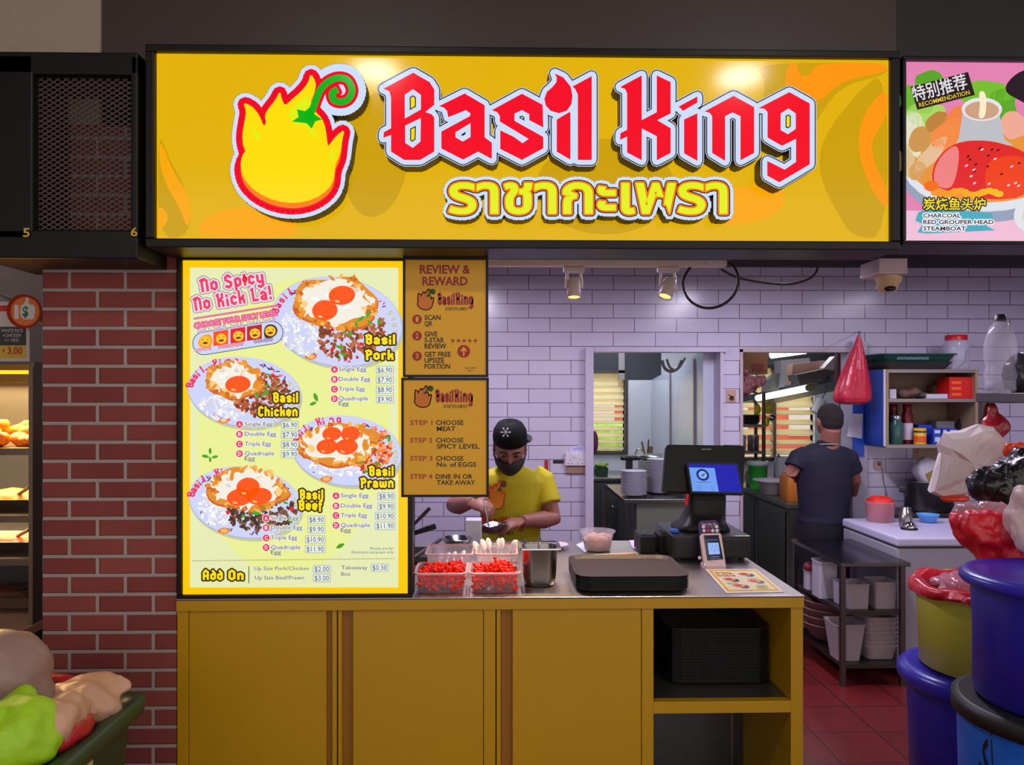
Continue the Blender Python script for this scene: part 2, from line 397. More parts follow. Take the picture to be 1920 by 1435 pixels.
# ---------------------------------------------------------------- rooms behind the back wall
RY = 7.4
wx0, wx1, wz0, wz1 = .55, XX(1171, RY), ZZ(847, RY, 1140), ZZ(700, RY, 1140)
vx0, vx1, vz0, vz1 = XX(1384, RY), XX(1527, RY), ZZ(858, RY, 1450), ZZ(690, RY, 1450)
zp = ZZ(713, RY, 1200)
b = MB()
def wl(x0, x1, z0, z1, m): b.box((x0, RY, z0), (x1, RY+.1, z1), m)
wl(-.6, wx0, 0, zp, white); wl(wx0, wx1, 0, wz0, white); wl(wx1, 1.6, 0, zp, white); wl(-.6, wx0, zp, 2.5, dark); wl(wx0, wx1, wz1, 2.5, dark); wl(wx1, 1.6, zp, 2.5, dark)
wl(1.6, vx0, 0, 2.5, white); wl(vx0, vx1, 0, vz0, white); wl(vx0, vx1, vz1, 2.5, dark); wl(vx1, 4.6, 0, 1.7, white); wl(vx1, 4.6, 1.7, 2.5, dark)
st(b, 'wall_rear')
st(MB().prism([(1.5, BY+.13, 0), (1.5, RY, 0), (1.5, RY, zp), (1.5, 6.05, 1.86), (1.5, BY+.13, 1.93)], (.09, 0, 0)), 'wall_partition', M((196, 202, 222), .18, spec=.6, noise=(5, .04)))
st(MB().box((-.6, BY+.12, 0), (-.5, RY, 2.5)), 'wall_side', white)
b = MB()
for y in (6.55, 5.75): b.box((1.485, y-.012, 0), (1.5, y+.012, 1.72+(RY-y)*.09))
b.box((1.18, RY-.03, zp), (1.24, RY, 2.5))
st(b, 'trim_5', M((150, 146, 148), .4))
slat = bpy.data.materials.new('louvre'); slat.use_nodes = True; n_ = slat.node_tree.nodes; n_.clear()
d_ = n_.new('ShaderNodeBsdfDiffuse'); t_ = n_.new('ShaderNodeBsdfTranslucent'); x_ = n_.new('ShaderNodeMixShader'); o_ = n_.new('ShaderNodeOutputMaterial')
d_.inputs[0].default_value = t_.inputs[0].default_value = lin((250, 244, 218))+(1,); x_.inputs[0].default_value = .6
for p_, q_ in ((d_.outputs[0], x_.inputs[1]), (t_.outputs[0], x_.inputs[2]), (x_.outputs[0], o_.inputs[0])): slat.node_tree.links.new(p_, q_)
for i, (x0, x1, z0, z1, n) in enumerate(((wx0, wx1, wz0, wz1, 12), (vx0, vx1, vz0, vz1, 9))):
    b = MB(); t = .028
    b.box((x0, RY-.03, z0-t), (x1+t, RY+.1, z0), steeld); b.box((x1, RY-.03, z0), (x1+t, RY+.1, z1), steeld)
    b.box((x0-t, RY-.03, z1), (x1+t, RY+.1, z1+t), steeld); b.box((x0-t, RY-.03, z0), (x0, RY+.1, z1), steeld)
    f = st(b, 'window_%d' % (i+1))
    ORG[f.name] = Vector((0, 0, 0))
    if i == 1: MB().box(((x0+x1)/2-.03, RY, z0), ((x0+x1)/2, RY+.08, z1)).build('mullion', f, M((120, 100, 80), .5))
    for k in range(n):
        z = z0+(k+.5)*(z1-z0)/n; hh = (z1-z0)/n*(.56 if k > n*.5 else .42); a = (.62 if k > n*.5 else 1.0)+.12*math.sin(k*2.1)
        T = rx(-a); c = Vector((0, RY+.05, z))
        vs = MB().box((x0, -.004, -hh), (x1, .004, hh), None)
        MB().add([T @ Vector((v.x, v.y, v.z))+c for v in vs.v], vs.f).build('louvre_slat', f, slat)
# outdoors, seen between the slats
st(MB().box((-20, 7.6, -.2), (30, 40, -.1)), 'ground', M((196, 186, 166), .9, noise=(1.5, .15)))
leaf_out = M((150, 190, 84), .8, noise=(6, .6), bump=(8, 1))
b = MB()
for i in range(11): b.ell((-3+i*.56+random.uniform(-.2, .2), 17+random.uniform(-.4, .4), .35), (.6, .5, random.uniform(.5, .8)), None, 8)
b.build('clipped_hedge', None, leaf_out, label='green leafy hedge outdoors seen between the window louvres', cat='hedge', kind='stuff', disp=(.3, .3))
b = MB(); b.box((-4, 24, -.1), (16, 30, 6)); 
o = b.build('building', None, M((226, 120, 92), .8), label='red walled building far outside beyond the louvred windows', cat='building')
for i in range(9): MB().box((-3.4+i*2.1, 23.9, .3), (-2.6+i*2.1, 24, 2.6)).build('white_panel', o, M((230, 230, 228), .7))
# ================================================================= SIGNS
YS = 2.42
BLU = lambda r, g, b: E((r, g, b))
gold = E((226, 178, 4), 1, True); goldd = E((205, 160, 2)); orange = E((250, 168, 0)); orange2 = E((255, 150, 10))
signred = E((246, 10, 38)); signwhite = E((206, 222, 250)); signyel = E((255, 222, 0)); limey = E((226, 240, 20)); leafg = E((12, 178, 20))
blk = E((40, 24, 28)); letside = M((74, 66, 62), .5)
def fr(u, v): return 680+.2509*u, 100+.2509*v
def fk(u, v): return 1100+.2508*u, 100+.2508*v
def fe(u, v): return 400+.2917*u, 100+.2917*v
SIGN = [  # the red letters of the fascia: outline and holes, in the pixels of the photograph
 ('B', fr, [(378,145),(500,215),(535,270),(535,385),(468,440),(515,455),(535,480),(535,735),(430,797),(310,797),(212,735),(212,610),(155,632),(158,590),(212,560),(212,330),(200,285),(155,265)], [[(315,310),(375,268),(435,310),(435,420),(315,488)],[(318,540),(435,484),(432,660),(375,707),(318,670)]]),
 ('a', fr, [(762,300),(912,388),(912,628),(965,668),(965,790),(862,735),(750,795),(588,712),(588,585),(800,470),(806,450),(772,425),(640,478),(630,430),(605,405),(570,395)], [[(694,590),(806,522),(806,625),(748,660),(694,628)]]),
 ('s', fr, [(1190,302),(1345,385),(1350,555),(1245,500),(1245,455),(1190,425),(1135,450),(1135,505),(1350,625),(1350,710),(1190,797),(1028,715),(1028,575),(1130,625),(1195,672),(1240,640),(1025,510),(1025,470),(1005,440),(965,425)], []),
 ('i', fr, [(1450,495),(1552,435),(1552,795),(1450,735)], []),
 ('d', fr, [(1435,150),(1500,180),(1555,250),(1568,320),(1560,380),(1525,430),(1465,448),(1405,430),(1368,390),(1358,340),(1375,290),(1420,250),(1448,215),(1450,180)], []),
 ('l', fr, [(1568,248),(1712,170),(1712,797),(1608,797),(1608,310),(1590,270)], []),
 ('K', fk, [(412,165),(412,500),(524,440),(524,165),(628,215),(628,450),(527,500),(628,560),(628,745),(524,800),(524,620),(412,562),(412,800),(302,742),(302,622),(250,648),(252,598),(302,572),(302,300),(288,268),(250,252)], []),
 ('t', fk, [(685,400),(828,322),(828,368),(718,432),(705,412)], []), ('j', fk, [(728,495),(828,448),(828,805),(728,748)], []),
 ('n', fk, [(1098,318),(1252,402),(1252,745),(1150,800),(1150,470),(1090,442),(1035,470),(1035,805),(938,745),(938,470),(920,445),(880,435)], []),
 ('g', fk, [(1515,290),(1668,375),(1668,830),(1440,965),(1350,915),(1350,805),(1480,870),(1565,812),(1565,640),(1460,692),(1352,630),(1352,440),(1330,415),(1285,410)], [[(1450,450),(1508,412),(1563,450),(1563,565),(1505,605),(1450,575)]])]
def poly2d(pts, holes=()):
    loops = [[Vector((p[0], p[1], 0)) for p in l] for l in [pts]+list(holes)]
    return [(p.x, p.y) for l in loops for p in l], [tuple(t) for t in geometry.tessellate_polygon(loops)]
def smooth2(pts, it=2):
    for _ in range(it):
        o = []
        for i in range(len(pts)):
            a, b = pts[i], pts[(i+1) % len(pts)]
            o += [(a[0]*.75+b[0]*.25, a[1]*.75+b[1]*.25), (a[0]*.25+b[0]*.75, a[1]*.25+b[1]*.75)]
        pts = o
    return pts
FLAME = [(190,315),(250,340),(298,400),(322,470),(340,448),(330,400),(350,360),(400,300),(428,240),(440,295),(460,338),(500,300),(560,250),(610,190),(625,128),(660,185),(655,240),(620,330),(660,380),(700,420),(722,480),(735,595),(745,590),(790,530),(845,488),(828,560),(820,640),(812,690),(782,755),(778,840),(740,910),(650,972),(530,1000),(400,985),(280,930),(200,850),(172,760),(185,690),(212,655),(192,600),(185,530),(200,440),(212,370)]
CURL = [(612,425),(645,340),(685,240),(735,185),(800,158),(862,172),(892,235),(872,290),(825,312),(775,300),(765,255),(800,232)]
STAR = [(538,360),(590,372),(622,345),(640,385),(700,425),(655,438),(632,485),(600,450),(505,438),(548,410)]
def scale_pts(pts, f): return [f(*p) for p in pts]
def stroke2d(pts, w): 
    o = miter(pts, w, False); vs = []
    for l, r in o: vs += [tuple(l), tuple(r)]
    return vs, [(2*i, 2*i+1, 2*i+3, 2*i+2) for i in range(len(o)-1)]
def cat(n, p, cyc=3):
    return n
def spline(pts, n=5):
    o = []
    for i in range(len(pts)-1):
        p0, p1, p2, p3 = pts[max(i-1, 0)], pts[i], pts[i+1], pts[min(i+2, len(pts)-1)]
        for k in range(n):
            t = k/n
            o.append(tuple(.5*(2*b+(c-a)*t+(2*a-5*b+4*c-d)*t*t+(3*b-a-3*c+d)*t**3) for a, b, c, d in zip(p0, p1, p2, p3)))
    return o+[tuple(pts[-1])]
def flame_emblem(A, f, k, cols, ly, body=None, white=None):     # the plain flame with its curled green stalk; k = pixels per source unit
    red, yel, grn, org = cols
    fl = poly2d(scale_pts(smooth2(FLAME, 1), f)); cu = stroke2d(scale_pts(spline(CURL), f), 22*k); sr = poly2d(scale_pts(STAR, f))
    if white:
        for q in (fl, cu): A.outline(q[0], q[1], 78*k, white, ly, 10, body)
    A.outline(fl[0], fl[1], 42*k, red, ly+1, 8); A.outline(cu[0], cu[1], 20*k, red, ly+1, 8)
    if org: A.outline(fl[0], fl[1], 9*k, blk if white else red, ly+2, 6)
    A.put(fl[0], fl[1], org or yel, ly+3)
    if org:
        c = [(x, y-34*(1 if y > 640 else 0)) for x, y in FLAME]; q = poly2d(scale_pts(smooth2(c, 1), f)); A.put(q[0], q[1], yel, ly+4)
        for l in ([(232,460),(265,490),(300,530),(295,555),(270,560),(262,520)], [(770,615),(776,650),(770,685),(745,690),(742,665)], [(610,262),(560,300),(500,360),(485,410),(510,450),(600,470),(625,520),(650,540),(655,515),(640,490),(640,400)]):
            q = poly2d(scale_pts(smooth2(l, 1), f)); A.put(q[0], q[1], limey, ly+5)
    A.put(cu[0], cu[1], grn, ly+6); A.put(sr[0], sr[1], grn, ly+6)
# ---------------------------------------------------------------- the fascia sign
a = P(294, 449, YS); c = P(1666, 113, YS)
sign = thing('shop_sign', 'wide backlit yellow fascia sign with red gothic lettering and flame emblem', 'sign', ((a.x+c.x)/2, YS, a.z))
t = .028
b = MB()
b.box((a.x-t, YS-.02, a.z-t), (c.x+t, 2.585, a.z)); b.box((a.x-t, YS-.02, c.z), (c.x+t, 2.585, c.z+t*.8)); b.box((a.x-t, YS-.02, a.z), (a.x, 2.585, c.z)); b.box((c.x, YS-.02, a.z), (c.x+t, 2.585, c.z))
b.build('frame', sign, blackframe, bevel=.004)
panel = MB().box((a.x, YS, a.z), (c.x, YS+.05, c.z)).build('light_panel', sign, gold)
A = Art(plane(YS))
A.ellipse(705, 290, 62, 118, goldd, 1, rot=.1); A.ellipse(1135, 350, 130, 90, goldd, 1)
for pts, m in (([(296,240),(318,300),(345,345),(358,395),(350,446),(296,446)], goldd), ([(300,258),(322,318),(352,362),(360,400),(350,430),(340,395),(310,345),(298,300)], orange), ([(296,385),(312,395),(316,415),(300,430),(296,430)], orange), ([(372,446),(375,415),(410,395),(470,385),(520,395),(560,420),(555,446)], orange),
               ([(1415,118),(1436,150),(1430,190),(1440,240),(1470,300),(1500,290),(1540,210),(1580,160),(1664,140),(1664,118)], goldd), ([(1480,118),(1470,150),(1480,200),(1540,190),(1580,150),(1664,135),(1664,118),(1530,118),(1520,140),(1500,145),(1495,118)], orange2),
               ([(1664,130),(1610,170),(1540,260),(1535,330),(1570,400),(1600,446),(1664,446)], goldd), ([(1664,160),(1620,210),(1606,270),(1625,340),(1664,400),(1664,350),(1640,310),(1632,265),(1664,220)], orange2), ([(1330,360),(1440,340),(1480,370),(1450,410),(1340,430)], orange)):
    A.poly(smooth2(pts, 2), m, 1.6 if m is not goldd else 1)
    A.build('flame_pattern', panel)
A.build('flame_pattern', panel)
em = Art(plane(YS-.055)); flame_emblem(em, fe, .2917, (E((240, 14, 40)), signyel, leafg, E((255, 128, 0))), 0, None, None)
base = Art(plane(YS-.055))
for q in (poly2d(scale_pts(smooth2(FLAME, 1), fe)), stroke2d(scale_pts(spline(CURL), fe), 6.5)): base.outline(q[0], q[1], 20, signwhite, -1, 10)
e1 = MB()
for q in (poly2d(scale_pts(smooth2(FLAME, 1), fe)), stroke2d(scale_pts(spline(CURL), fe), 6.5)):
    B_ = Art(plane(YS-.053)); B_.outline(q[0], q[1], 20.5, letside, 0, 10, .053); e1.mats = [letside]; e1.add(B_.mb.v, B_.mb.f, letside)
eo = e1.build('emblem', sign)
base.build('emblem_face', eo); em.build('flame_picture', eo)
lt = Art(plane(YS-.06)); bd = Art(plane(YS-.057))
for nm, f, pts, holes in SIGN:
    q = poly2d(scale_pts(pts, f), [scale_pts(h, f) for h in holes])
    bd.outline(q[0], q[1], 12.6, letside, 0, 8, .057)
    lt.outline(q[0], q[1], 12.4, signwhite, 0, 8); [lt.poly(scale_pts(h, f), signyel, .5) for h in holes]; lt.outline(q[0], q[1], 11.2, blk, 1, 8); lt.outline(q[0], q[1], 9.2, signwhite, 2, 8); lt.put(q[0], q[1], signred, 3)
lo = bd.build('lettering', sign); lt.build('letter_faces', lo)
th = Art(plane(YS-.06)); tb = Art(plane(YS-.057))
q2 = text2d('ราชากะเพรา', .022, 2); vs, fs = th.fit(q2, 841, 399, 1, 1364); k = 57/(max(v[1] for v in q2[0]))
ymx = max(v[1] for v in q2[0]); vs = [(x, 399-q2[0][i][1]*k) for i, (x, y) in enumerate(vs)]
tb.outline(vs, fs, 11.5, letside, 0, 6, .057)
for wd, m, l in ((11.3, signwhite, 0), (5.2, blk, 1), (3.2, E((240, 120, 20)), 2)): th.outline(vs, fs, wd, m, l, 6)
th.put(vs, fs, limey, 3)
to = tb.build('thai_lettering', sign); th.build('thai_letter_faces', to)
# ---------------------------------------------------------------- pink neighbour sign
a = P(1694, 453, YS); c = P(2040, 119, YS)
ns = thing('food_sign', 'pink backlit sign with a fish head steamboat picture, right of the yellow sign', 'sign', ((a.x+c.x)/2, YS, a.z))
b = MB(); t = .012
b.box((a.x-t, YS-.02, a.z-t), (c.x+t, 2.585, a.z)); b.box((a.x-t, YS-.02, c.z), (c.x+t, 2.585, c.z+t)); b.box((a.x-t, YS-.02, a.z), (a.x, 2.585, c.z)); b.box((c.x, YS-.02, a.z), (c.x+t, 2.585, c.z))
b.build('frame', ns, blackframe, bevel=.004)
MB().box((a.x, YS, a.z), (c.x, YS+.05, c.z)).build('light_panel', ns, E((226, 130, 178), 1, True))
A = Art(plane(YS)); e = E
A.rect(1694, 395, 2040, 453, e((238, 190, 214)), 1)
A.ellipse(1850, 325, 160, 92, e((150, 160, 185)), 1.5); A.ellipse(1850, 305, 160, 92, e((222, 226, 236)), 2); A.ellipse(1850, 300, 150, 80, e((232, 150, 60)), 3)
for (x, y, u, v, cc, s) in ((1720,185,34,30,(110,180,50),1),(1745,155,30,22,(90,165,40),2),(1735,215,34,28,(170,215,100),3),(1850,175,50,24,(120,190,50),4),(1880,195,28,30,(90,170,40),5),(1712,250,24,40,(225,225,200),6),(1700,300,16,30,(220,190,140),6)):
    A.ellipse(x, y, u, v, e(cc), 4, 0, 24, .12, s)
for (x, y, u, v, r, cc) in ((1755,228,26,14,-.7,(190,130,60)),(1725,262,20,26,.3,(205,150,80)),(1775,252,22,36,.7,(245,140,70)),(1745,290,14,44,.75,(230,190,150)),(1720,320,14,20,.5,(215,160,90)),(1900,235,26,26,0,(240,170,150)),(1800,215,30,16,-.4,(240,130,70))):
    A.ellipse(x, y, u, v, e(cc), 5, r, 20, .08, int(x))
A.poly([(1806,205),(1872,205),(1884,262),(1900,272),(1790,276),(1798,258)], e((190, 192, 198)), 6); A.ellipse(1841, 205, 38, 22, e((228, 228, 232)), 7); A.ellipse(1841, 207, 32, 17, e((205, 160, 130)), 8); A.poly(smooth2([(1835,170),(1848,172),(1850,200),(1846,222),(1834,222),(1838,195)]), e((255, 236, 200)), 9)
A.poly(smooth2([(1745,345),(1752,300),(1790,266),(1850,262),(1900,275),(1930,290),(1935,360),(1890,375),(1830,372),(1780,360)]), e((226, 40, 40)), 7)
A.poly(smooth2([(1748,345),(1756,300),(1792,268),(1800,290),(1790,345),(1775,356)]), e((240, 130, 130)), 8)
A.poly(smooth2([(1845,350),(1850,300),(1900,290),(1930,300),(1930,370),(1860,374)]), e((240, 66, 26)), 8)
for i in range(22):
    x, y = random.Random(i).uniform(1800, 1915), random.Random(i+50).uniform(275, 350); A.ellipse(x, y, 3.4, 1.8, e((90, 12, 30)) if i % 2 else e((245, 200, 210)), 9, -.5, 10)
A.ellipse(1746, 349, 14, 10, e((245, 110, 20)), 9)
for i in range(14): A.ellipse(1755+i*9, 362+4*math.sin(i), 10, 6, e((250, 150+i*3, 40)), 9, 0, 12, .1, i)
A.poly(smooth2([(1878,170),(1905,135),(1950,125),(1950,210),(1915,190)]), e((40, 24, 36)), 6); A.ellipse(1935, 405, 34, 32, e((226, 226, 232)), 10); A.ellipse(1938, 405, 22, 22, e((210, 220, 190)), 11)
A.poly([(1707,163),(1815,135),(1828,178),(1720,206)], e((38, 26, 30)), 10)
A.text('特别推荐', 1714, 189, 22, e((226, 222, 226)), 11, 1818, rot=-.25, bold=.012); A.text('RECOMMENDATION', 1724, 201, 8, e((230, 200, 60)), 11, 1822, rot=-.25, bold=.01)
A.poly([(1722,398),(1740,392),(1860,400),(1862,412),(1850,424),(1866,432),(1738,438),(1720,436),(1730,420),(1716,414)], e((70, 170, 190)), 10)
A.text('炭烧鱼头炉', 1731, 392, 17, e((246, 226, 10)), 13, 1848, bold=.012, outs=((2.4, e((50, 40, 50)), 12),))
for i, (s, x1) in enumerate((('CHARCOAL', 1801), ('RED GROUPER HEAD', 1863), ('STEAMBOAT', 1811))):
    A.text(s, 1731, 408+i*12.2, 7.5, e((60, 40, 56)), 13, x1, bold=.025, outs=((2, e((244, 244, 248)), 12),))
A.build('picture', ns)
# ---------------------------------------------------------------- dark mesh box with unit numbers, left of the sign
a = P(60, 452, YS); c = P(286, 112, YS)
mbx = thing('mesh_box', 'dark metal box with diamond mesh front and yellow unit numbers, left of sign', 'mesh box', ((a.x+c.x)/2, YS, a.z))
b = MB(); l = XX(-40, YS)
b.box((l, YS-.03, a.z-.06), (c.x-.032, YS+.3, a.z+.03)); b.box((l, YS-.03, c.z-.06), (c.x-.032, YS+.3, c.z+.01)); b.box((l, YS-.03, a.z), (a.x+.02, YS+.3, c.z)); b.box((c.x-.055, YS-.03, a.z), (c.x-.032, YS+.3, c.z)); b.box((l, YS+.28, a.z), (c.x-.032, YS+.3, c.z))
b.build('frame', mbx, M((18, 18, 17), .45, spec=.3), bevel=.006)
b = MB(); x0, x1, z0, z1 = a.x+.02, c.x-.055, a.z+.03, c.z-.06; p = .026; hgt = p*.62
i = -40
while i < 60:
    for sgn in (1, -1):
        s0 = Vector((x0+i*p, YS, z0)) if sgn > 0 else Vector((x0+i*p, YS, z1)); d = Vector((1, 0, sgn*.62)); n = (z1-z0)/.62
        ta = max(0, (x0-s0.x)); tb_ = min(n, x1-s0.x)
        if tb_ > ta: b.tube([s0+d*ta, s0+d*tb_], .0028, 4, smooth=False)
    i += 1
b.build('mesh', mbx, M((84, 68, 66), .5, .4))
A = Art(plane(YS-.031)); ye = M((206, 170, 40), .5)
A.text('5', 43, 444, 16, ye, 1, 56, bold=.02); A.build('unit_number', mbx); A.text('6', 245, 443, 16, ye, 1, 258, bold=.02); A.build('unit_number', mbx)
b = MB(); r_ = random.Random(3)
for x, y in ((138,245),(245,250),(176,300),(138,345),(245,350),(178,398),(250,195),(180,160)): q = P(x, y, YS+.2); b.box((q.x-.035, YS+.2, q.z-.022), (q.x+.035, YS+.24, q.z+.022))
b.build('inner_plate', mbx, M((150, 110, 70), .6))
# ---------------------------------------------------------------- lit menu board
YM = 2.6
a = P(343, 1115, YM); c = P(765, 490, YM)
mn = thing('menu_board', 'tall backlit menu board of egg rice plates with prices standing on counter', 'menu board', ((a.x+c.x)/2, YM, P(343, 1124, YM).z))
b = MB(); t = .016
b.box((a.x-t, YM-.012, P(343, 1124, YM).z), (c.x+t, YM+.07, a.z)); b.box((a.x-t, YM-.012, c.z), (c.x+t, YM+.07, c.z+t)); b.box((a.x-t, YM-.012, a.z), (a.x, YM+.07, c.z)); b.box((c.x, YM-.012, a.z), (c.x+t, YM+.07, c.z))
b.box((a.x-t, YM+.05, a.z), (c.x+t, YM+.07, c.z))
b.build('frame', mn, blackframe, bevel=.003)
MB().box((a.x, YM, a.z), (c.x, YM+.03, c.z)).build('light_panel', mn, E((255, 202, 0), 1, True))
A = Art(plane(YM))
A.rect(356, 502, 747, 1102, E((230, 236, 180), 1, True), 1)
for i in range(6): A.ellipse(550, 800, 180-i*14, 280-i*18, E((234, 240, 150+i*6)), 1.1+i*.1, .1, 36) if i < 1 else None
pw = E((206, 212, 250)); shade = E((196, 202, 150)); rice = E((238, 236, 244)); eggw = E((244, 238, 226)); eggb = E((228, 140, 34)); eggb2 = E((206, 100, 24)); yolk = E((255, 84, 0)); yolk2 = E((255, 128, 20)); chil = E((226, 30, 36)); bas = E((56, 168, 24)); pink = E((236, 70, 120)); slate = E((60, 66, 110)); violet = E((84, 78, 160)); mag = E((232, 50, 96)); bro = [(150, 70, 28), (178, 88, 40), (120, 52, 22), (196, 110, 60)]; gy = E((250, 224, 10)); dkb = E((66, 42, 20))
def plate(cx, cy, a_, b_, rot, egg, yk, meat, ric, meatcols, leaves, sd):
    r = random.Random(sd); c_, s_ = math.cos(rot), math.sin(rot)
    A.ellipse(cx+3, cy+5, a_, b_, shade, 2, rot, 40); A.ellipse(cx, cy, a_, b_, E((176, 182, 226)), 2.5, rot, 40); A.ellipse(cx, cy-1, a_*.985, b_*.98, pw, 3, rot, 40)
    for i in range(24):                                   # sprigs round the rim
        th_ = r.choice((r.uniform(.4, 2.6), r.uniform(3.6, 3.9), r.uniform(5, 5.6))); x, y = a_*.86*math.cos(th_), b_*.86*math.sin(th_)
        A.ellipse(cx+x*c_-y*s_+r.uniform(-4, 4), cy+x*s_+y*c_+r.uniform(-3, 3), 4.2, 1.3, slate if r.random() < .55 else pink, 4, r.uniform(-1.4, 1.4), 8)
    x, y = -a_*.3, b_*.86; q = (cx+x*c_-y*s_, cy+x*s_+y*c_); A.ellipse(q[0], q[1], 11, 6, E((240, 110, 40)), 4, -.1, 14, .15, 3); A.ellipse(q[0], q[1], 7, 4, E((250, 190, 90)), 4.3, 0, 12)
    def arc(t_, t0, t1, m, gothic, cap):
        n = len(t_)
        for i, ch in enumerate(t_):
            if ch == ' ': continue
            th_ = t0+(t1-t0)*i/max(1, n-1); x, y = a_*.87*math.cos(th_), b_*.85*math.sin(th_); X_, Y_ = cx+x*c_-y*s_, cy+x*s_+y*c_
            tx, ty = -a_*math.sin(th_), b_*math.cos(th_); an = math.atan2(tx*s_+ty*c_, tx*c_-ty*s_)
            A.text(ch, X_-3, Y_+4, cap, m, 4.5, None, an, .01, 2, gothic=gothic)
    arc('Basil King', math.pi*1.0, math.pi*1.42, mag, True, 15); arc('ราชากะเพรา', -.55, .75, E((206, 190, 60)), False, 11)
    for i in range(150):
        t_ = r.uniform(0, 6.28); k = math.sqrt(r.random()); A.ellipse(ric[0]+ric[2]*k*math.cos(t_), ric[1]+ric[3]*k*math.sin(t_), 5, 2.4, E(r.choice([(240, 238, 244), (226, 224, 236), (250, 250, 252), (212, 212, 228)])), 5+i*.004, r.uniform(0, 3), 7)
    for i in range(230):
        t_ = r.uniform(0, 6.28); k = math.sqrt(r.random()); A.ellipse(meat[0]+meat[2]*k*math.cos(t_)*c_-meat[3]*k*math.sin(t_)*s_, meat[1]+meat[3]*k*math.sin(t_), r.uniform(3, 7), r.uniform(2, 4), E(r.choice(meatcols)) if r.random() > .1 else r.choice((chil, bas)), 6+i*.004, r.uniform(0, 3), 8, .15, i)
    ex, ey, ea, eb, er = egg
    A.ellipse(ex, ey+3, ea*1.02, eb*1.04, eggb2, 7.2, er, 60, .09, sd); A.ellipse(ex, ey, ea, eb, eggb, 7.5, er, 60, .09, sd); A.ellipse(ex, ey-2, ea*.84, eb*.82, eggw, 8, er, 60, .14, sd+1)
    for i in range(18):
        t_ = r.uniform(0, 6.28); k = r.uniform(.7, .92); x, y = ea*k*math.cos(t_), eb*k*math.sin(t_)
        A.ellipse(ex+x*math.cos(er)-y*math.sin(er), ey+x*math.sin(er)+y*math.cos(er), r.uniform(6, 13), r.uniform(3, 7), r.choice((eggw, E((250, 236, 214)), E((252, 206, 130)), eggb)), 8.1+i*.002, r.uniform(0, 3), 12, .2, i)
    for i in range(44):
        t_ = r.uniform(0, 6.28); k = r.uniform(.84, 1.04); x, y = ea*k*math.cos(t_), eb*k*math.sin(t_)
        A.ellipse(ex+x*math.cos(er)-y*math.sin(er), ey+x*math.sin(er)+y*math.cos(er), r.uniform(3, 9), r.uniform(2, 5), r.choice((eggb, eggb2, E((248, 190, 96)), E((240, 160, 60)))), 8.2, r.uniform(0, 3), 9, .1, i)
    for i in range(14): A.ellipse(ex+ea*r.uniform(-.5, .5), ey+eb*r.uniform(-.6, .3), r.uniform(3, 9), r.uniform(2, 4), r.choice((E((222, 208, 200)), E((255, 252, 246)), E((248, 222, 180)))), 8.3, r.uniform(-.6, .6), 9)
    for x, y, u, v in yk: A.ellipse(x, y, u, v, yolk, 9, -.1, 24); A.ellipse(x-u*.35, y+v*.62, u*.2, v*.12, E((255, 190, 130)), 9.5, .2, 8)
    for x, y, l, an in leaves:
        A.poly(smooth2([(x-l*math.cos(an), y-l*math.sin(an)), (x+l*.35*math.sin(an), y-l*.35*math.cos(an)), (x+l*math.cos(an), y+l*math.sin(an)), (x-l*.35*math.sin(an), y+l*.35*math.cos(an))]), bas, 10)
    A.build('plate_picture', mn)
A.build('cream_panel', mn)
plate(632, 604, 124, 84, .17, (630, 567, 78, 48, .05), ((609,582,24,19),(641,554,25,18)), (660, 628, 66, 46), (568, 622, 42, 46), bro, ((677,598,11,-.6),(668,608,9,1.2),(694,605,9,.7),(637,651,11,.2),(690,590,10,-1)), 1)
plate(458, 736, 107, 66, .12, (438, 712, 52, 34, .05), ((446,721,24,16),), (490, 740, 52, 40), (420, 760, 44, 28), bro, ((482,741,10,1.2),(498,737,13,-.7),(504,703,7,.4)), 2)
plate(650, 846, 104, 66, .12, (634, 833, 72, 40, -.05), ((622,814,18,13),(657,814,18,14),(613,838,20,14),(650,838,21,15)), (700, 846, 34, 44), (640, 876, 60, 16), [(246, 130, 60), (250, 170, 100), (226, 90, 40), (190, 60, 30)], ((708,870,9,.2),(676,868,7,0)), 3)
plate(460, 943, 107, 67, .14, (462, 917, 72, 40, .05), ((465,914,22,18),(449,933,24,16),(486,931,24,16)), (490, 962, 66, 34), (410, 950, 36, 36), [(100, 64, 40), (76, 46, 28), (130, 84, 54), (60, 36, 24)], ((481,963,12,.1),(535,943,8,.4),(494,953,6,1.2)), 4)
for x0, y0, lines in ((376, 550, (('No Spicy', 376, 497, 549), ('No Kick La!', 364, 512, 584))),):
    for s_, xa_, xb_, yb in lines:
        A.text(s_, xa_, yb, 26, E((236, 58, 96)), 13, xb_/1+0, rot=-.155, gothic=True, w=.1, outs=((4.2, slate, 11), (3.2, E((238, 214, 230)), 12)))
A.ellipse(459, 524, 5, 6, E((236, 20, 40)), 14); A.poly([(455,522),(459,513),(463,522)], E((236, 20, 40)), 14)
A.build('headline', mn)
A.line([(363, 598), (520, 573)], 4, E((222, 120, 150)), 10)
A.text('CHOOSE YOUR SPICY LEVEL', 365, 616, 9.5, E((238, 150, 190)), 12, 522, rot=-.16, bold=.02, outs=((1.6, E((226, 60, 120)), 11),))
def rr(cx, cy, hx, hy, an):
    o = [(cx+x*math.cos(an)-y*math.sin(an), cy+x*math.sin(an)+y*math.cos(an)) for x, y in MB().rrect(hx, hy, hy*.98, 8)]; return o
A.poly(rr(446, 634, 86, 22, -.16), slate, 10); A.poly(rr(446, 634, 84.6, 20.6, -.16), E((206, 214, 246)), 10.5)
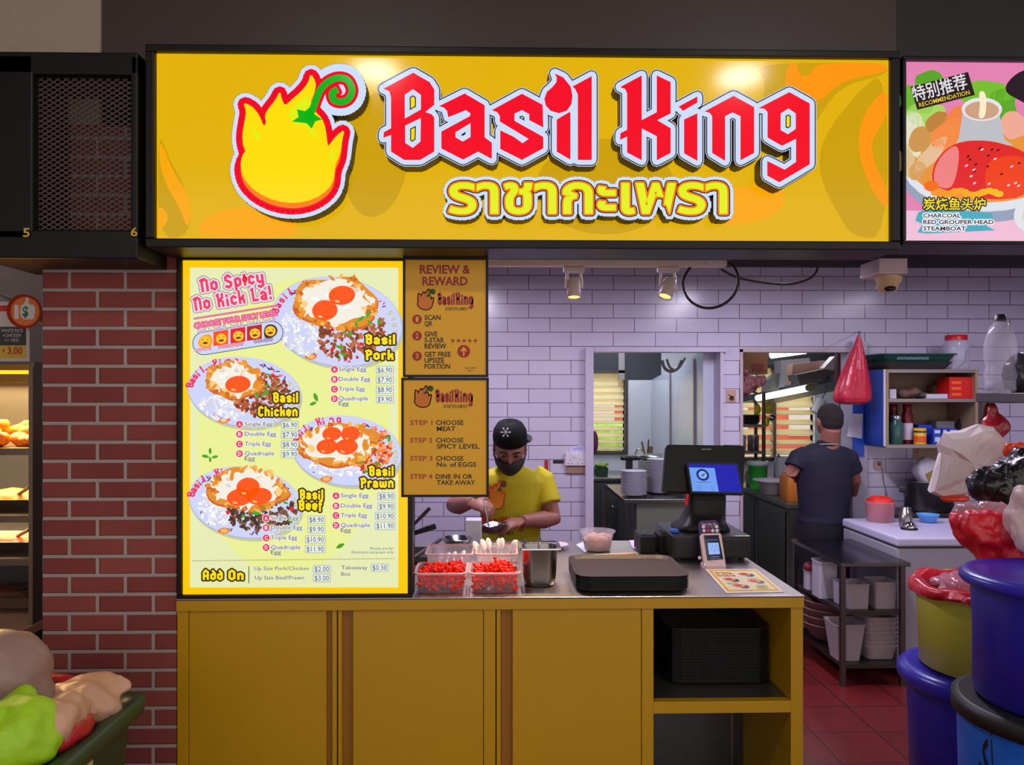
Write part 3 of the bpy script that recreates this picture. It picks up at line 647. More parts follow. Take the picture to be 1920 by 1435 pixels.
for i, (cc, x) in enumerate((((255, 160, 0), 384), ((250, 80, 0), 414), ((236, 16, 40), 446), ((186, 26, 40), 477), ((62, 30, 44), 506))):
    y = 640-(x-384)*.155-2
    if i == 0: A.poly(smooth2([(398,626),(398,652),(378,655),(369,642),(380,628)], 2), E(cc), 11)
    elif i == 4: A.poly(smooth2([(495,611),(512,607),(522,618),(516,632),(495,637)], 2), E(cc), 11)
    else: A.poly([(x-14, y-11), (x+14, y-15.5), (x+14, y+12), (x-14, y+16)], E(cc), 11)
    A.ellipse(x+1, y+2, 10, 9.6, E((252, 196, 30)), 12, 0, 20); A.ellipse(x+1, y+5.4, 5, 2.2, E((110, 50, 10)), 13, -.1, 12)
    for d in (-3.6, 5.6): A.ellipse(x+d, y-.8, 1.9, .8, E((110, 60, 10)), 13, -.1, 8)
    A.text('Lvl %d' % (i+1), x-12, y-14, 6, E((246, 240, 246)), 13, x+10, rot=-.155, outs=((1.3, E((170, 140, 190)), 12.5),))
for s_, x, y, x1, cc in (('Less Spicy', 366, 659, 397, (226, 120, 140)), ('Normal Spicy', 411, 653, 457, (226, 90, 120)), ('Extra Spicy', 477, 643, 512, (120, 110, 150))): A.text(s_, x, y, 4.5, E((244, 230, 240)), 13, x1, rot=-.155, outs=((1.2, E(cc), 12.5),))
A.build('spice_scale', mn)
for s_, x0, yb, x1 in (('Basil', 684, 646, 741), ('Pork', 684, 675, 738), ('Basil', 511, 755, 559), ('Chicken', 484, 781, 558), ('Basil', 691, 893, 738), ('Prawn', 675, 915, 738), ('Basil', 561, 937, 606), ('Beef', 559, 957, 606), ('Add', 380, 1088, 418), ('On', 428, 1088, 457)):
    A.text(s_, x0, yb, 19, gy, 13, x1, gothic=True, w=.115, outs=((3, dkb, 12),))
A.build('dish_name', mn)
def price(x, y, s_, x1):
    A.poly([(q[0], q[1]) for q in [((x+x1)/2+u, y+v) for u, v in MB().rrect((x1-x)/2, 7.4, 2.5)]], E((120, 130, 180)), 10.8); A.poly([((x+x1)/2+u, y+v) for u, v in MB().rrect((x1-x)/2-.8, 6.6, 2.2)], E((232, 240, 226)), 11)
    A.text(s_, x+3, y+4.6, 9.4, slate, 12, x1-3)
for lx, tx, p0, p1, rows in ((627, 635, 705, 738, ((694,'6.90'),(712.5,'7.90'),(731,'8.90'),(749,'9.90'))), (449, 459, 528, 560, ((797,'6.90'),(815.5,'7.90'),(834,'8.90'),(852,'9.90'))), (630, 639, 702, 741, ((931,'8.90'),(950,'9.90'),(968,'10.90'),(986.5,'11.90'))), (499, 508, 577, 610, ((974,'8.90'),(992,'9.90'),(1011,'10.90'),(1029,'11.90')))):
    for (y, pr), L_, nm, wd in zip(rows, 'ABCD', ('Single Egg', 'Double Egg', 'Triple Egg', 'Quadruple'), (52, 59, 49, 55)):
        yy = y-1 if lx != 499 else y-2
        A.ellipse(lx, yy, 7.6, 7.6, E((240, 234, 220)), 10.8); A.ellipse(lx, yy, 6.4, 6.4, mag, 11); A.text(L_, lx-2.8, yy+3.2, 6.6, E((255, 240, 246)), 12, lx+2.8, bold=.02)
        A.text(nm, tx, yy+3, 7.6, violet, 12, tx+wd, bold=.004, outs=((1.6, E((238, 238, 214)), 11.5),))
        if L_ == 'D': A.text('Egg', tx, yy+12.4, 7.6, violet, 12, tx+19, bold=.004)
        price(p1-(33 if len(pr) == 4 else 38), y+(1 if lx == 499 else 0), '$'+pr, p1)
    A.build('price_list', mn)
for i in range(95): A.ellipse(361+i*4.01, 1052-i*.045, 1.1, 1.1, E((140, 120, 80)), 10, 0, 6)
A.line([(466.5, 1062), (466.5, 1094)], 1.4, dkb, 10)
for s_, x, y, x1 in (('Up Size Pork/Chicken', 477, 1069.5, 579), ('Up Size Beef/Prawn', 478, 1087, 570), ('Takeaway', 640, 1068, 689), ('Box', 640, 1080, 657)): A.text(s_, x, y, 7, violet, 11, x1)
price(587, 1067.5, '$2.00', 620); price(587, 1084.5, '$3.00', 620); price(695.5, 1065, '$0.30', 728)
A.text('Photos are for', 694, 1031, 5, violet, 11, 738); A.text('illustration purposes only', 659, 1038, 5, violet, 11, 738)
A.build('add_on_row', mn)
for x, y, l, an in ((385,856,9,.2),(403,857,8,-.2),(394,846,8,1.5),(394,862,7,1.5),(592,745,11,1.2),(587,757,9,-.4),(638,1024,11,-.5)):
    A.poly(smooth2([(x-l*math.cos(an), y-l*math.sin(an)), (x+l*.45*math.sin(an), y-l*.45*math.cos(an)), (x+l*math.cos(an), y+l*math.sin(an)), (x-l*.45*math.sin(an), y+l*.45*math.cos(an))]), E((70, 160, 30)), 10)
A.build('leaf_picture', mn)
# ---------------------------------------------------------------- two unlit yellow boards hanging beside it
YB = 2.565
py_ = M((236, 176, 16), .45, noise=(6, .04)); pr = M((170, 34, 34), .5); pk = M((44, 34, 22), .5); pg = M((40, 110, 40), .5); po = M((214, 120, 30), .5)
def board(nm, x0, y0, x1, y1, label):
    a = P(x0, y1, YB); c = P(x1, y0, YB); o = thing(nm, label, 'sign', ((a.x+c.x)/2, YB, a.z)); t = .008
    b = MB(); b.box((a.x-t, YB-.004, a.z-t), (c.x+t, YB+.028, a.z)); b.box((a.x-t, YB-.004, c.z), (c.x+t, YB+.028, c.z+t)); b.box((a.x-t, YB-.004, a.z), (a.x, YB+.028, c.z)); b.box((c.x, YB-.004, a.z), (c.x+t, YB+.028, c.z))
    b.build('frame', o, blackframe); MB().box((a.x, YB, a.z), (c.x, YB+.02, c.z)).build('panel', o, py_); return o
rv = board('review_board', 760, 488, 911, 703, 'dark yellow board reading REVIEW & REWARD, above the steps board')
sp_ = board('steps_board', 757, 713, 912, 928, 'dark yellow board listing STEP 1 to STEP 4, below the review board')
def logo(A, x, y, k):
    def f(u, v): return x+k*u, y+k*v
    flame_emblem(A, f, k, (pr, po, pg, None), 1)
    A.text('Basil', x+k*1020, y+k*800, k*520, pr, 3, x+k*1760, gothic=True, w=.12); A.text('King', x+k*1790, y+k*800, k*520, pr, 3, x+k*2560, gothic=True, w=.12); A.text('ราชากะเพรา', x+k*1360, y+k*1040, k*170, pk, 3, x+k*2330)
A = Art(plane(YB, .0005))
A.text('REVIEW &', 787, 513, 15.5, pr, 1, 882, bold=.03); A.text('REWARD', 792, 535, 15.5, pr, 1, 877, bold=.03)
A.build('headline', rv); logo(A, 776, 537, .0435); A.build('logo', rv)
for i, (y, ls) in enumerate(((599, ('SCAN', 'QR')), (630, ('GIVE', '5-STAR', 'REVIEW')), (668, ('GET FREE', 'UPSIZE', 'PORTION')))):
    A.ellipse(782, y, 9, 9, pr, 1); A.text(str(i+1), 779.6, y+4.6, 9.5, py_, 2, 784.6, bold=.02)
    for j, s_ in enumerate(ls): A.text(s_, 796, y+1+j*11.3, 9, pk, 1, 796+{'SCAN':30,'QR':15,'GIVE':24,'5-STAR':37,'REVIEW':41,'GET FREE':49,'UPSIZE':37,'PORTION':48}[s_], bold=.025)
    A.build('step_line', rv)
for i in range(5):
    x = 849+i*10.6; A.poly([(x+(4.6 if k % 2 == 0 else 1.9)*math.sin(k*math.pi/5), 639-(4.6 if k % 2 == 0 else 1.9)*math.cos(k*math.pi/5)) for k in range(10)], pr, 1)
A.build('star_row', rv)
A.ellipse(869.5, 659, 12, 12, pr, 1); A.poly([(869.5,650),(876,658),(874,660),(871,657),(871,668),(868,668),(868,657),(865,660),(863,658)], py_, 2)
A.build('arrow', rv)
A.text('*T&C APPLY', 869, 692, 3.4, pk, 1, 894); A.text('T&C', 876, 697, 3, pk, 1, 888); A.build('small_print', rv)
A = Art(plane(YB, .0005)); logo(A, 770, 718, .0455); A.build('logo', sp_)
for i, (y, s1, s2, w1, w2) in enumerate(((797,'CHOOSE','MEAT',52,35),(830,'CHOOSE','SPICY LEVEL',52,80),(864,'CHOOSE','No. of EGGS',52,74),(898,'DINE IN OR','TAKE AWAY',69,72))):
    A.text('STEP %d' % (i+1), 769, y, 8.5, M((186, 66, 36), .5), 1, 811, bold=.025); A.text(s1, 817, y, 8.5, pk, 1, 817+w1, bold=.02); A.text(s2, 819, y+11.4, 8.5, pk, 1, 819+w2, bold=.02); A.build('step_line', sp_)
# ================================================================= THE YELLOW COUNTER
YC = 2.6
zc = P(1000, 1118, YC).z
yel = M((192, 146, 4), .42, noise=(5, .05)); yel_shade = M((150, 98, 14), .5); gapm = M((40, 22, 8), .8)
cl, cr = XX(333, YC), XX(1505, YC)
cab = thing('counter_cabinet', 'long yellow counter cabinet with three doors and open shelves at the right', 'cabinet', ((cl+cr)/2, YC, 0))
za, zb = zc-.007, ZZ(1142, YC, 900)
b = MB(); x7, x8, x9, x10 = XX(1203, YC), XX(1225, YC), XX(1482, YC), cr
b.box((cl, YC-.012, zb), (cr, YC+.03, za)); b.box((cl, YC-.004, .05), (XX(354, YC), YC+.03, zb)); b.box((XX(907, YC), YC-.004, .05), (XX(929, YC), YC+.03, zb))
b.box((x7, YC-.004, .05), (x8, YC+.03, zb)); b.box((x9, YC-.004, .05), (x10, YC+.52, zb)); b.box((cl, YC+.005, .0), (cr, YC+.03, .06))
zs0, zs1 = ZZ(1337, YC, 1350), ZZ(1315, YC, 1350)
b.box((x8, YC-.004, zs0), (x9, YC+.03, zs1)); b.box((cl, YC+.03, .05), (cl+.02, YC+.52, zb))
b.build('frame', cab, yel, bevel=.0015)
b = MB(); b.box((x8, YC+.03, zs1-.02), (x9, YC+.5, zs1)); b.build('shelf', cab, M((120, 116, 116), .3, .8))
b = MB(); b.box((cl, YC+.5, .05), (cr, YC+.52, zb), steeld); b.box((x8-.015, YC+.03, .05), (x8, YC+.5, zb), steeld); b.box((x8, YC+.03, .05), (x9, YC+.5, .07), steeld); b.box((x9-.06, YC+.47, .07), (x9-.05, YC+.5, zb), steel)
b.build('inner_panel', cab)
def door(x0, x1, s0, s1, hinge):
    X0, X1, A0, A1 = XX(x0, YC), XX(x1, YC), XX(s0, YC), XX(s1, YC); zt_ = zb-.003
    d = MB(); d.box((X0, YC-.002, .07), (A0, YC+.02, zt_)); d.box((A1, YC-.002, .07), (X1, YC+.02, zt_)); o = d.build('door', cab, yel, bevel=.0015)
    MB().box((A0, YC+.012, .07), (A1, YC+.02, zt_)).build('finger_recess', o, yel_shade)  # darker copy of the door yellow, shade of the recess put into the colour
    return o
MB().box((XX(354, YC), YC+.021, .06), (x7, YC+.03, zb)).build('backing', cab, gapm)
door(355, 631.5, 612, 623, 1); door(634, 906, 641, 662, 0); door(931, 1202, 938.5, 961, 0)
wt = MB(); wt.box((cl-.002, YC-.014, zc-.006), (cr+.002, 3.58, zc)); wt = wt.build('worktop', None, M((164, 155, 152), .36, .92, noise=(14, .12), bump=(60, .05)), label='stainless steel worktop covering the yellow counter cabinet', cat='worktop', bevel=.002)
for x_ in (cl, cr-.04): MB().box((x_, 3.52, 0), (x_+.03, 3.55, zc-.021)).build('leg', cab, steeld)
# ---------------------------------------------------------------- trays
traym = M((36, 22, 25), .5, spec=.25, noise=(60, .12), bump=(220, .05)); trayd = M((30, 29, 31), .42, bump=(200, .05))
def tray(label, loc, hx, hy, mat, group=None):
    b = MB(); r = .045
    b.rloft([(hx-.02, hy-.02, r-.012, 0), (hx-.006, hy-.006, r-.002, .011), (hx, hy, r, .0125), (hx, hy, r, .015), (hx-.008, hy-.008, r, .015), (hx-.022, hy-.022, r-.012, .004)], loc, mat, caps=True, k=2)
    return b.build('serving_tray', None, label=label, cat='tray', group=group, loc=loc)
ty = 2.62+.18; tx = XX(1189, 2.63)
t0 = tray('brown serving tray in the counter stack, below its topmost tray', (tx, ty, zc), .197, .178, trayd, 'trays stacked under the top one on counter')
for i in range(1, 8): dup(t0, (0, 0, i*.0056))
tt = tray('brown serving tray, topmost of the stack on the steel counter', (tx, ty, zc+8*.0056), .198, .179, traym)
sx_, sy_ = XX(1352, 2.75), 2.9
t0 = tray('black serving tray in the tall stack inside the counter shelf, below its topmost tray', (sx_-.005, sy_, zs1), .185, .165, trayd, 'trays stacked in the cabinet under the top one')
nst = 34
for i in range(1, nst): dup(t0, (0, 0, i*.0056))
tray('dark serving tray topping the tall stack inside the open counter shelf', (sx_-.005, sy_, zs1+nst*.0056), .186, .166, M((46, 32, 34), .5, bump=(200, .05)))
# ---------------------------------------------------------------- clear boxes of red pieces and of white cutlery
clear = M((240, 226, 230), .12, alpha=.07); clearw = M((236, 228, 240), .2, alpha=.3); redp = M((252, 46, 14), .6, spec=.2, noise=(40, .15)); redp2 = M((225, 26, 18), .6, spec=.2)
def tub(label, x0, x1, Yf, d, h, group=None, mat=clear):
    X0, X1 = XX(x0, Yf), XX(x1, Yf); c = ((X0+X1)/2, Yf+d/2, zc); hx, hy = (X1-X0)/2, d/2
    o = thing('plastic_tub', label, 'food tub', c, group)
    b = MB(); b.rloft([(hx-.015, hy-.015, .018, .001), (hx-.004, hy-.004, .02, h-.006)], c, caps=False); b.rloft([(hx-.016, hy-.016, .018, .0012), (hx-.5*hx, hy*.5, .01, .0012)], c); b.build('body', o, mat, solid=.0012)
    b = MB(); b.rloft([(hx-.003, hy-.003, .02, h-.007), (hx+.003, hy+.003, .024, h-.006), (hx+.003, hy+.003, .024, h-.001), (hx-.003, hy-.003, .02, h), ], c); b.build('rim', o, M((240, 190, 190), .2, alpha=.6), solid=.001)
    return o, c, hx, hy
r_ = random.Random(11)
for k, (x0, x1, lb, ll) in enumerate(((776, 874, 'clear tub of bright red pieces nearest the lit menu board', 'red pieces heaped in the tub nearest the lit menu board'), (879, 975, 'clear tub of bright red pieces beside the square steel pot', 'red pieces heaped in the tub beside the steel pot'))):
    o, c, hx, hy = tub(lb, x0, x1, 2.63, .18, .072)
    b = MB()
    for i in range(520):
        x, y = r_.uniform(-1, 1), r_.uniform(-1, 1); z = r_.uniform(.008, .066)+(.026*(1-x*x*.7)*(.7+.3*math.sin(3*x+k)) if r_.random() < .6 else 0)
        sh = .86+min(.1, z); p = Vector((c[0]+x*(hx-.014), c[1]+y*(hy-.014), c[2]+z)); dr = Vector((r_.uniform(-1, 1), r_.uniform(-1, 1), r_.uniform(-.25, .5))).normalized()*.009
        b.tube([p-dr, p-dr*.7, p+dr*.7, p+dr], [.0015, .0048, .0048, .0015], 6, redp if i % 4 else redp2)
    b.build('red_pieces', None, label=ll, cat='food', kind='stuff')
ba, ca, hxa, hya = tub('clear tub lying open behind the left red tub, holding white plastic spoons', 797, 886, 2.88, .2, .085, mat=clearw)
bb, cb, hxb, hyb = tub('clear tub of white plastic spoons behind the right red tub', 892, 970, 2.88, .2, .085, mat=clearw)
spoon = M((236, 226, 232), .35)
b = MB()
def spoon_mesh(p, d, up):
    b = MB(); d = Vector(d).normalized(); p = Vector(p)
    b.tube([p, p+d*.03, p+d*.07], [.003, .0035, .004], 6, spoon, flat=.5)
    q = p+d*.086; s_ = d.orthogonal().normalized(); n_ = d.cross(s_)
    T = Matrix((d, s_, n_)).transposed(); b.ell(q, (.024, .015, .006), spoon, 10, T=T); return b
for i in range(7):
    u = -.8+i*.27; spoon_mesh((cb[0]+u*.05, cb[1]-.03+.02*(i % 3), cb[2]+.02), (u*.5+.15*math.sin(i*3), .1*math.cos(i*2), .8), 0).build('plastic_spoon', None, label='white plastic spoon standing in the clear tub behind the right red tub', cat='spoon', group='white spoons in the right rear tub')
for i in range(4):
    u = -.6+i*.4; spoon_mesh((ca[0]+u*.07, ca[1]-.04, ca[2]+.012+i*.004), (.1*math.sin(i*3), .9, .35), 0).build('plastic_spoon', None, label='white plastic spoon lying in the clear tub behind the left red tub', cat='spoon', group='white spoons in the left rear tub')
# ---------------------------------------------------------------- square steel pot
Yp = 2.77; px_ = XX(1011, 2.77)
pot = thing('steel_pot', 'tall stainless steel pot with a square flanged rim on the counter', 'pot', (px_, Yp, zc))
b = MB(); b.rloft([(.045, .045, .03, .001), (.054, .054, .035, .006), (.058, .058, .036, .03), (.062, .062, .036, .132), (.064, .064, .038, .136)], (px_, Yp, zc), smooth=True, caps=False, k=6); b.rloft([(.052, .052, .035, .004), (.01, .01, .009, .004)], (px_, Yp, zc)); b.build('body', pot, steel, solid=.0015)
b = MB(); b.rloft([(.062, .062, .04, .135), (.075, .075, .012, .14), (.076, .076, .012, .136)], (px_, Yp, zc), k=6); b.build('rim', pot, chrome, solid=.001)
b = MB(); b.tube([(px_-.0, Yp+.02, zc+.03), (px_+.004, Yp+.045, zc+.13), (px_+.005, Yp+.062, zc+.152)], .004, 8); b.build('ladle_handle', pot, chrome)
# ---------------------------------------------------------------- plastic bowl with food, plates, papers
bx, by_ = XX(1120, 3.36), 3.36
bw = thing('plastic_bowl', 'round clear takeaway bowl with pale and brown food on worktop', 'bowl', (bx, by_, zc))
b = MB(); b.lathe([(.048, .002), (.056, .006), (.07, .075), (.079, .084), (.079, .087)], (bx, by_, zc), 28); b.build('body', bw, M((236, 228, 240), .15, alpha=.3), solid=.001)
b = MB(); b.lathe([(.046, .006), (.055, .01), (.062, .045), (.001, .05)], (bx, by_, zc), 20, M((120, 74, 50), .6, noise=(60, .5), bump=(60, .8))); b.build('brown_food', bw)
b = MB(); r_ = random.Random(4)
for i in range(26): a_ = r_.uniform(0, 6.3); q = .055*math.sqrt(r_.random()); b.ell((bx+q*math.cos(a_), by_+q*math.sin(a_), zc+.05+r_.uniform(0, .018)), (.016, .014, .011), None, 6)
b.build('pale_food', bw, M((232, 186, 170), .6))
def plate_obj(name, label, c, r, mat, group=None, n=28):
    b = MB(); b.lathe([(r*.1, .003), (r*.55, .003), (r*.62, .006), (r*.97, .018), (r, .02), (r*.97, .021), (r*.6, .009), (r*.1, .006)], c, n, mat, caps=True); return b.build(name, None, label=label, cat='plate', group=group, loc=c)
plate_obj('dinner_plate', 'white plate on the worktop just behind the square steel pot', (XX(1040, 3.4), 3.4, zc), .062, M((232, 214, 226), .3))
def sheet(name, label, cs, z, art=None, base=M((236, 222, 196), .4), th=.0015):
    q = [PZ(x, y, z) for x, y in cs]; o = MB().prism([v+Vector((0, 0, th)) for v in q], (0, 0, -th), base).build(name, None, label=label, cat='paper', loc=q[0])
    if art:
        def f(u, v, l): a = q[0].lerp(q[1], u); c = q[3].lerp(q[2], u); r = a.lerp(c, v); return Vector((r.x, r.y, z+th+.0006+l*.00025))
        A = Art(f); art(A); A.build('printed_menu', o)
    return o
def art_menu(A):
    y_ = M((240, 168, 30), .35); cr_ = M((238, 226, 150), .35); r2 = M((210, 60, 30), .35); w2 = M((236, 226, 236), .35); g2 = M((160, 170, 60), .35); p2 = M((196, 60, 70), .35); b2 = M((110, 50, 30), .35)
    A.rect(.04, .05, .96, .95, y_, 0); A.rect(.09, .1, .91, .9, cr_, 1)
    A.text('No Spicy', .12, .24, .09, p2, 3, .42, gothic=True); A.text('No Kick La!', .11, .36, .09, p2, 3, .45, gothic=True)
    for x, y in ((.66, .28), (.28, .5), (.7, .58), (.34, .76)): A.ellipse(x, y, .19, .13, w2, 2, .1, 24); A.ellipse(x+.06, y+.02, .1, .08, b2, 3, 0, 16); A.ellipse(x-.02, y-.02, .12, .075, y_, 4, 0, 18); A.ellipse(x-.02, y-.02, .07, .045, r2, 5, 0, 14)
    for x, y in ((.62, .44), (.16, .62), (.62, .74), (.6, .82)):
        for k in range(3): A.rect(x, y+k*.028, x+.2, y+k*.028+.012, g2, 3)
sheet('menu_sheet', 'small printed yellow menu sheet lying at the right end of counter', [(1322, 1068), (1418, 1068), (1470, 1111), (1362, 1113)], zc+.001, art_menu)
sheet('leaflet', 'yellow leaflet lying behind the stack of trays on worktop', [(1108, 1041), (1194, 1036), (1204, 1052), (1100, 1056)], zc+.001, lambda A: (A.rect(.03, .1, .97, .9, M((230, 130, 40), .4), 0), A.ellipse(.4, .5, .2, .3, M((170, 60, 30), .4), 1)))
sheet('paper_slip', 'pale pink slip of paper beside the black printers on worktop', [(1180, 1014), (1236, 1012), (1234, 1024), (1186, 1030)], zc+.001, base=M((230, 200, 226), .5))
sheet('paper_slip', 'white slip of paper under the takeaway bowl of food', [(1080, 1022), (1096, 1016), (1112, 1030), (1096, 1036)], zc+.001, base=M((226, 226, 236), .5))
# ---------------------------------------------------------------- till
blackp = M((15, 15, 15), .45, spec=.3, noise=(30, .15)); blackm = M((20, 20, 21), .5)
Yd = 3.12; x0, x1 = XX(1262, Yd), XX(1408, Yd); zd = zc+.105
dr = thing('cash_drawer', 'black metal cash drawer under the till on the steel worktop', 'cash drawer', ((x0+x1)/2, Yd, zc))
b = MB(); b.box((x0, Yd, zc+.014), (x1, Yd+.34, zd)); b.build('case', dr, M((44, 46, 44), .3, .3), bevel=.004)
b = MB(); b.box((x0+.006, Yd-.006, zc+.022), (x1-.006, Yd, zd-.012)); b.build('front', dr, blackm, bevel=.002)
for u in (x0+.03, x1-.03):
    for v in (Yd+.03, Yd+.31): MB().lathe([(.012, 0), (.012, .015)], (u, v, zc), 12, None, caps=True).build('foot', dr, blackm)
tl = thing('till', 'black touchscreen till with lit blue customer display facing out, on cash drawer', 'till', (XX(1325, 3.3), 3.3, zd))
Ys = 3.22
def pt(x, y, Y): return P(x, y, Y)
b = MB()
sec = [(1276, 1376, 1008, 3.19, 3.42), (1279, 1374, 994, 3.18, 3.42), (1289, 1366, 982, 3.22, 3.40), (1293, 1364, 960, 3.25, 3.37), (1295, 1364, 925, 3.27, 3.36), (1296, 1366, 880, 3.29, 3.36)]
rings = []
for xa_, xb_, yy, Y0, Y1 in sec:
    a0, a1 = XX(xa_, Y0), XX(xb_, Y0); z = max(ZZ(yy, Y0, 1320), zd+.001); hx, hy = (a1-a0)/2, (Y1-Y0)/2
    rings.append([Vector(((a0+a1)/2+x, (Y0+Y1)/2+y, z)) for x, y in MB().rrect(hx, hy, min(hx, hy)*.5, 4)])
b.loft(rings); b.build('stand', tl, blackp)
MB().tube([P(1290, 926, 3.262), P(1288, 936, 3.262), P(1286.5, 947, 3.262)], .0075, 8).build('red_strip', tl, M((230, 20, 30), .3))
def slab(cs, Yt, Yb, th, mat, name, par, rad=6):
    # a rounded slab whose face runs between the given corners, top edge at depth Yt, bottom edge at depth Yb
    a, b_, c, d = [P(x, y, Yt if i < 2 else Yb) for i, (x, y) in enumerate(cs)]
    n = (b_-a).cross(d-a).normalized(); n = n if n.y > 0 else -n
    pts = []
    for (o, p, q) in ((a, d, b_), (b_, a, c), (c, b_, d), (d, c, a)):
        u = (p-o); v = (q-o); k = rad*.0023
        for t in (0, .5, 1): pts.append(o+u.normalized()*k*(1-t)**2+v.normalized()*k*t**2)
    m = MB(); m.prism(pts, n*th, mat); return m.build(name, par, bevel=.002), (a, b_, c, d, -n)
slab([(1249, 834), (1397, 836), (1393, 926), (1242, 921)], 3.34, 3.26, .03, blackp, 'screen_back', tl)
MB().prism([P(x, y, 3.332) for x, y in ((1315,842),(1334,842),(1332,846),(1317,846))], (0, .004, 0)).build('badge', tl, M((150, 150, 150), .4))
_, (a, b_, c, d, n) = slab([(1287, 866), (1384, 868), (1396, 927), (1296, 925)], 3.275, 3.215, .02, blackm, 'customer_display', tl, 3)
def dm(u, v, l): r = a.lerp(b_, u).lerp(d.lerp(c, u), v); return r+n*(.0012+l*.0004)
A = Art(dm); A.rect(.03, .07, .96, .95, E((38, 40, 170)), 0); A.rect(.03, .19, .52, .94, E((112, 160, 240)), 1); A.ellipse(.27, .42, .12, .19, E((34, 40, 110)), 2); A.ellipse(.27, .42, .08, .125, E((140, 180, 246)), 3); A.line([(.24, .42), (.265, .46), (.31, .37)], .02, E((34, 40, 110)), 4)
A.rect(.14, .645, .4, .66, E((50, 70, 150)), 2)
for i in range(3): A.rect(.12, .77+i*.06, .22, .785+i*.06, E((80, 110, 190)), 2); A.rect(.38, .77+i*.06, .44, .785+i*.06, E((80, 110, 190)), 2)
A.build('screen', tl)
def blk_box(x0, x1, yt, ybm, d, label, name='receipt_printer'):
    Y = (H-zc)*F/(ybm-HY); X0, X1 = XX(x0, Y), XX(x1, Y); z1 = ZZ(yt, Y, x0)
    o = thing(name, label, 'printer', ((X0+X1)/2, Y, zc)); MB().box((X0, Y, zc), (X1, Y+d, z1)).build('case', o, blackp, bevel=.006); b = MB(); b.box((X0+.008, Y+.02, z1), (X1-.008, Y+.05, z1+.003)); b.build('paper_slot', o, M((8, 8, 8), .6)); return o
blk_box(1201, 1232, 1006, 1041, .16, 'small black box printer left of the cash drawer, further from it')
blk_box(1237, 1262, 1004, 1042, .12, 'small black box printer right against the cash drawer')
MB().box((XX(1262, 3.16), 3.18, zd), (XX(1276, 3.16), 3.23, zd+.014)).build('blue_clip', None, M((30, 90, 210), .3), label='small blue plastic object on the cash drawer beside the till', cat='clip', bevel=.004)
# card reader
rd = thing('payment_terminal', 'pinkish white handheld payment terminal propped up before the till', 'payment terminal', (XX(1338, 3.02), 3.02, zc))
rc = M((232, 200, 200), .35)
_, (a, b_, c, d, n) = slab([(1313, 1001), (1352, 1000), (1361, 1060), (1321, 1062)], 3.06, 3.0, .02, rc, 'case', rd, 4)
def dm2(u, v, l): r = a.lerp(b_, u).lerp(d.lerp(c, u), v); return r+n*(.0015+l*.0004)
b = MB(); b.tube([P(1314, 1046, 3.02), P(1309, 1047, 3.02)], .006, 8); b.build('button', rd, rc)
q = P(1340, 1062, 3.0); b = MB(); b.rloft([(.045, .03, .012, 0), (.045, .03, .012, .012), (.04, .022, .012, .02)], (q.x, 3.02, zc), caps=True); b.build('base', rd, rc)
A = Art(dm2); A.poly([(.14,.06),(.86,.06),(.92,.82),(.16,.84)], E((22, 24, 44)), 0); A.rect(.28, .3, .8, .66, E((150, 180, 240)), 1); A.rect(.3, .2, .78, .225, E((90, 100, 140)), 1); A.rect(.36, .72, .74, .74, E((120, 130, 180)), 1); A.rect(.3, .78, .8, .8, E((90, 100, 150)), 1)
for i in range(9): A.rect(.33+.05*i, .34+.03*((i*5) % 7), .36+.05*i, .4+.03*((i*5) % 7), E((90, 120, 210)), 2)
A.build('screen', rd)
sg = thing('payment_sign', 'small purple sign with round card logos behind the payment terminal', 'sign', (XX(1330, 3.1), 3.1, zc))
YQ = 3.09; pts = [P(x, y, YQ) for x, y in ((1311,1003),(1310,983),(1315,977),(1342,976),(1348,982),(1351,1003))]; e0 = [Vector((v.x, v.y, zc)) for v in (pts[-1], pts[0])]
MB().prism(pts+e0, (0, .006, 0)).build('card', sg, M((58, 44, 96), .4))
A = Art(plane(YQ)); A.text('Scan. Pay. Go.', 1316, 985, 4.4, M((236, 190, 190), .4), 1, 1344, bold=.02)
for j in range(2):
    for i in range(4): A.ellipse(1319+i*8.2+j, 988+j*7.4, 3.2, 3.2, M([(236, 226, 230), (150, 40, 160), (60, 130, 80), (236, 226, 230), (236, 226, 230), (220, 30, 40), (226, 226, 240), (236, 226, 230)][i+4*j], .4), 1, 0, 14)
A.build('printing', sg)
# ---------------------------------------------------------------- pans, bowls and boxes near the cook
panm = M((40, 38, 38), .5, .3); wood = M((70, 44, 38), .6)
def pan(label, tip, butt, r, hm, hr):
    # a pan behind the lit board whose handle sticks out to the right
    a, c = Vector(butt), Vector(tip); d = (c-a).normalized(); h2 = Vector((d.x, d.y, 0)).normalized()
    ctr = Vector((a.x-h2.x*r, a.y-h2.y*r, zc)); o = thing('frying_pan', label, 'pan', ctr)
    b = MB(); b.lathe([(r*.05, .002), (r*.75, .002), (r, a.z-zc+.002), (r*1.01, a.z-zc+.004), (r*.73, .006), (r*.05, .006)], ctr, 28); b.build('bowl', o, panm)
    MB().tube([a-d*.01, a.lerp(c, .3), a.lerp(c, .7), c], [hr*.7, hr*.8, hr, hr*.9], 10).build('handle', o, hm); return o
pan('wok with a dark wooden handle raised steeply beside the lit board', P(806, 953, 3.45), P(770, 990, 3.46), .1, wood, .009)
pan('pan with a thick black handle pointing right beside the lit board', P(817, 987, 3.2), P(768, 1003, 3.2), .09, blackm, .013)
b = MB(); b.tube([P(772, 1050, 3.0), P(800, 1030, 3.1), P(826, 1012, 3.3)], .008, 8); b.build('ladle', None, M((46, 40, 40), .5), label='long dark ladle slanting over the steel tray behind the red tubs', cat='ladle')
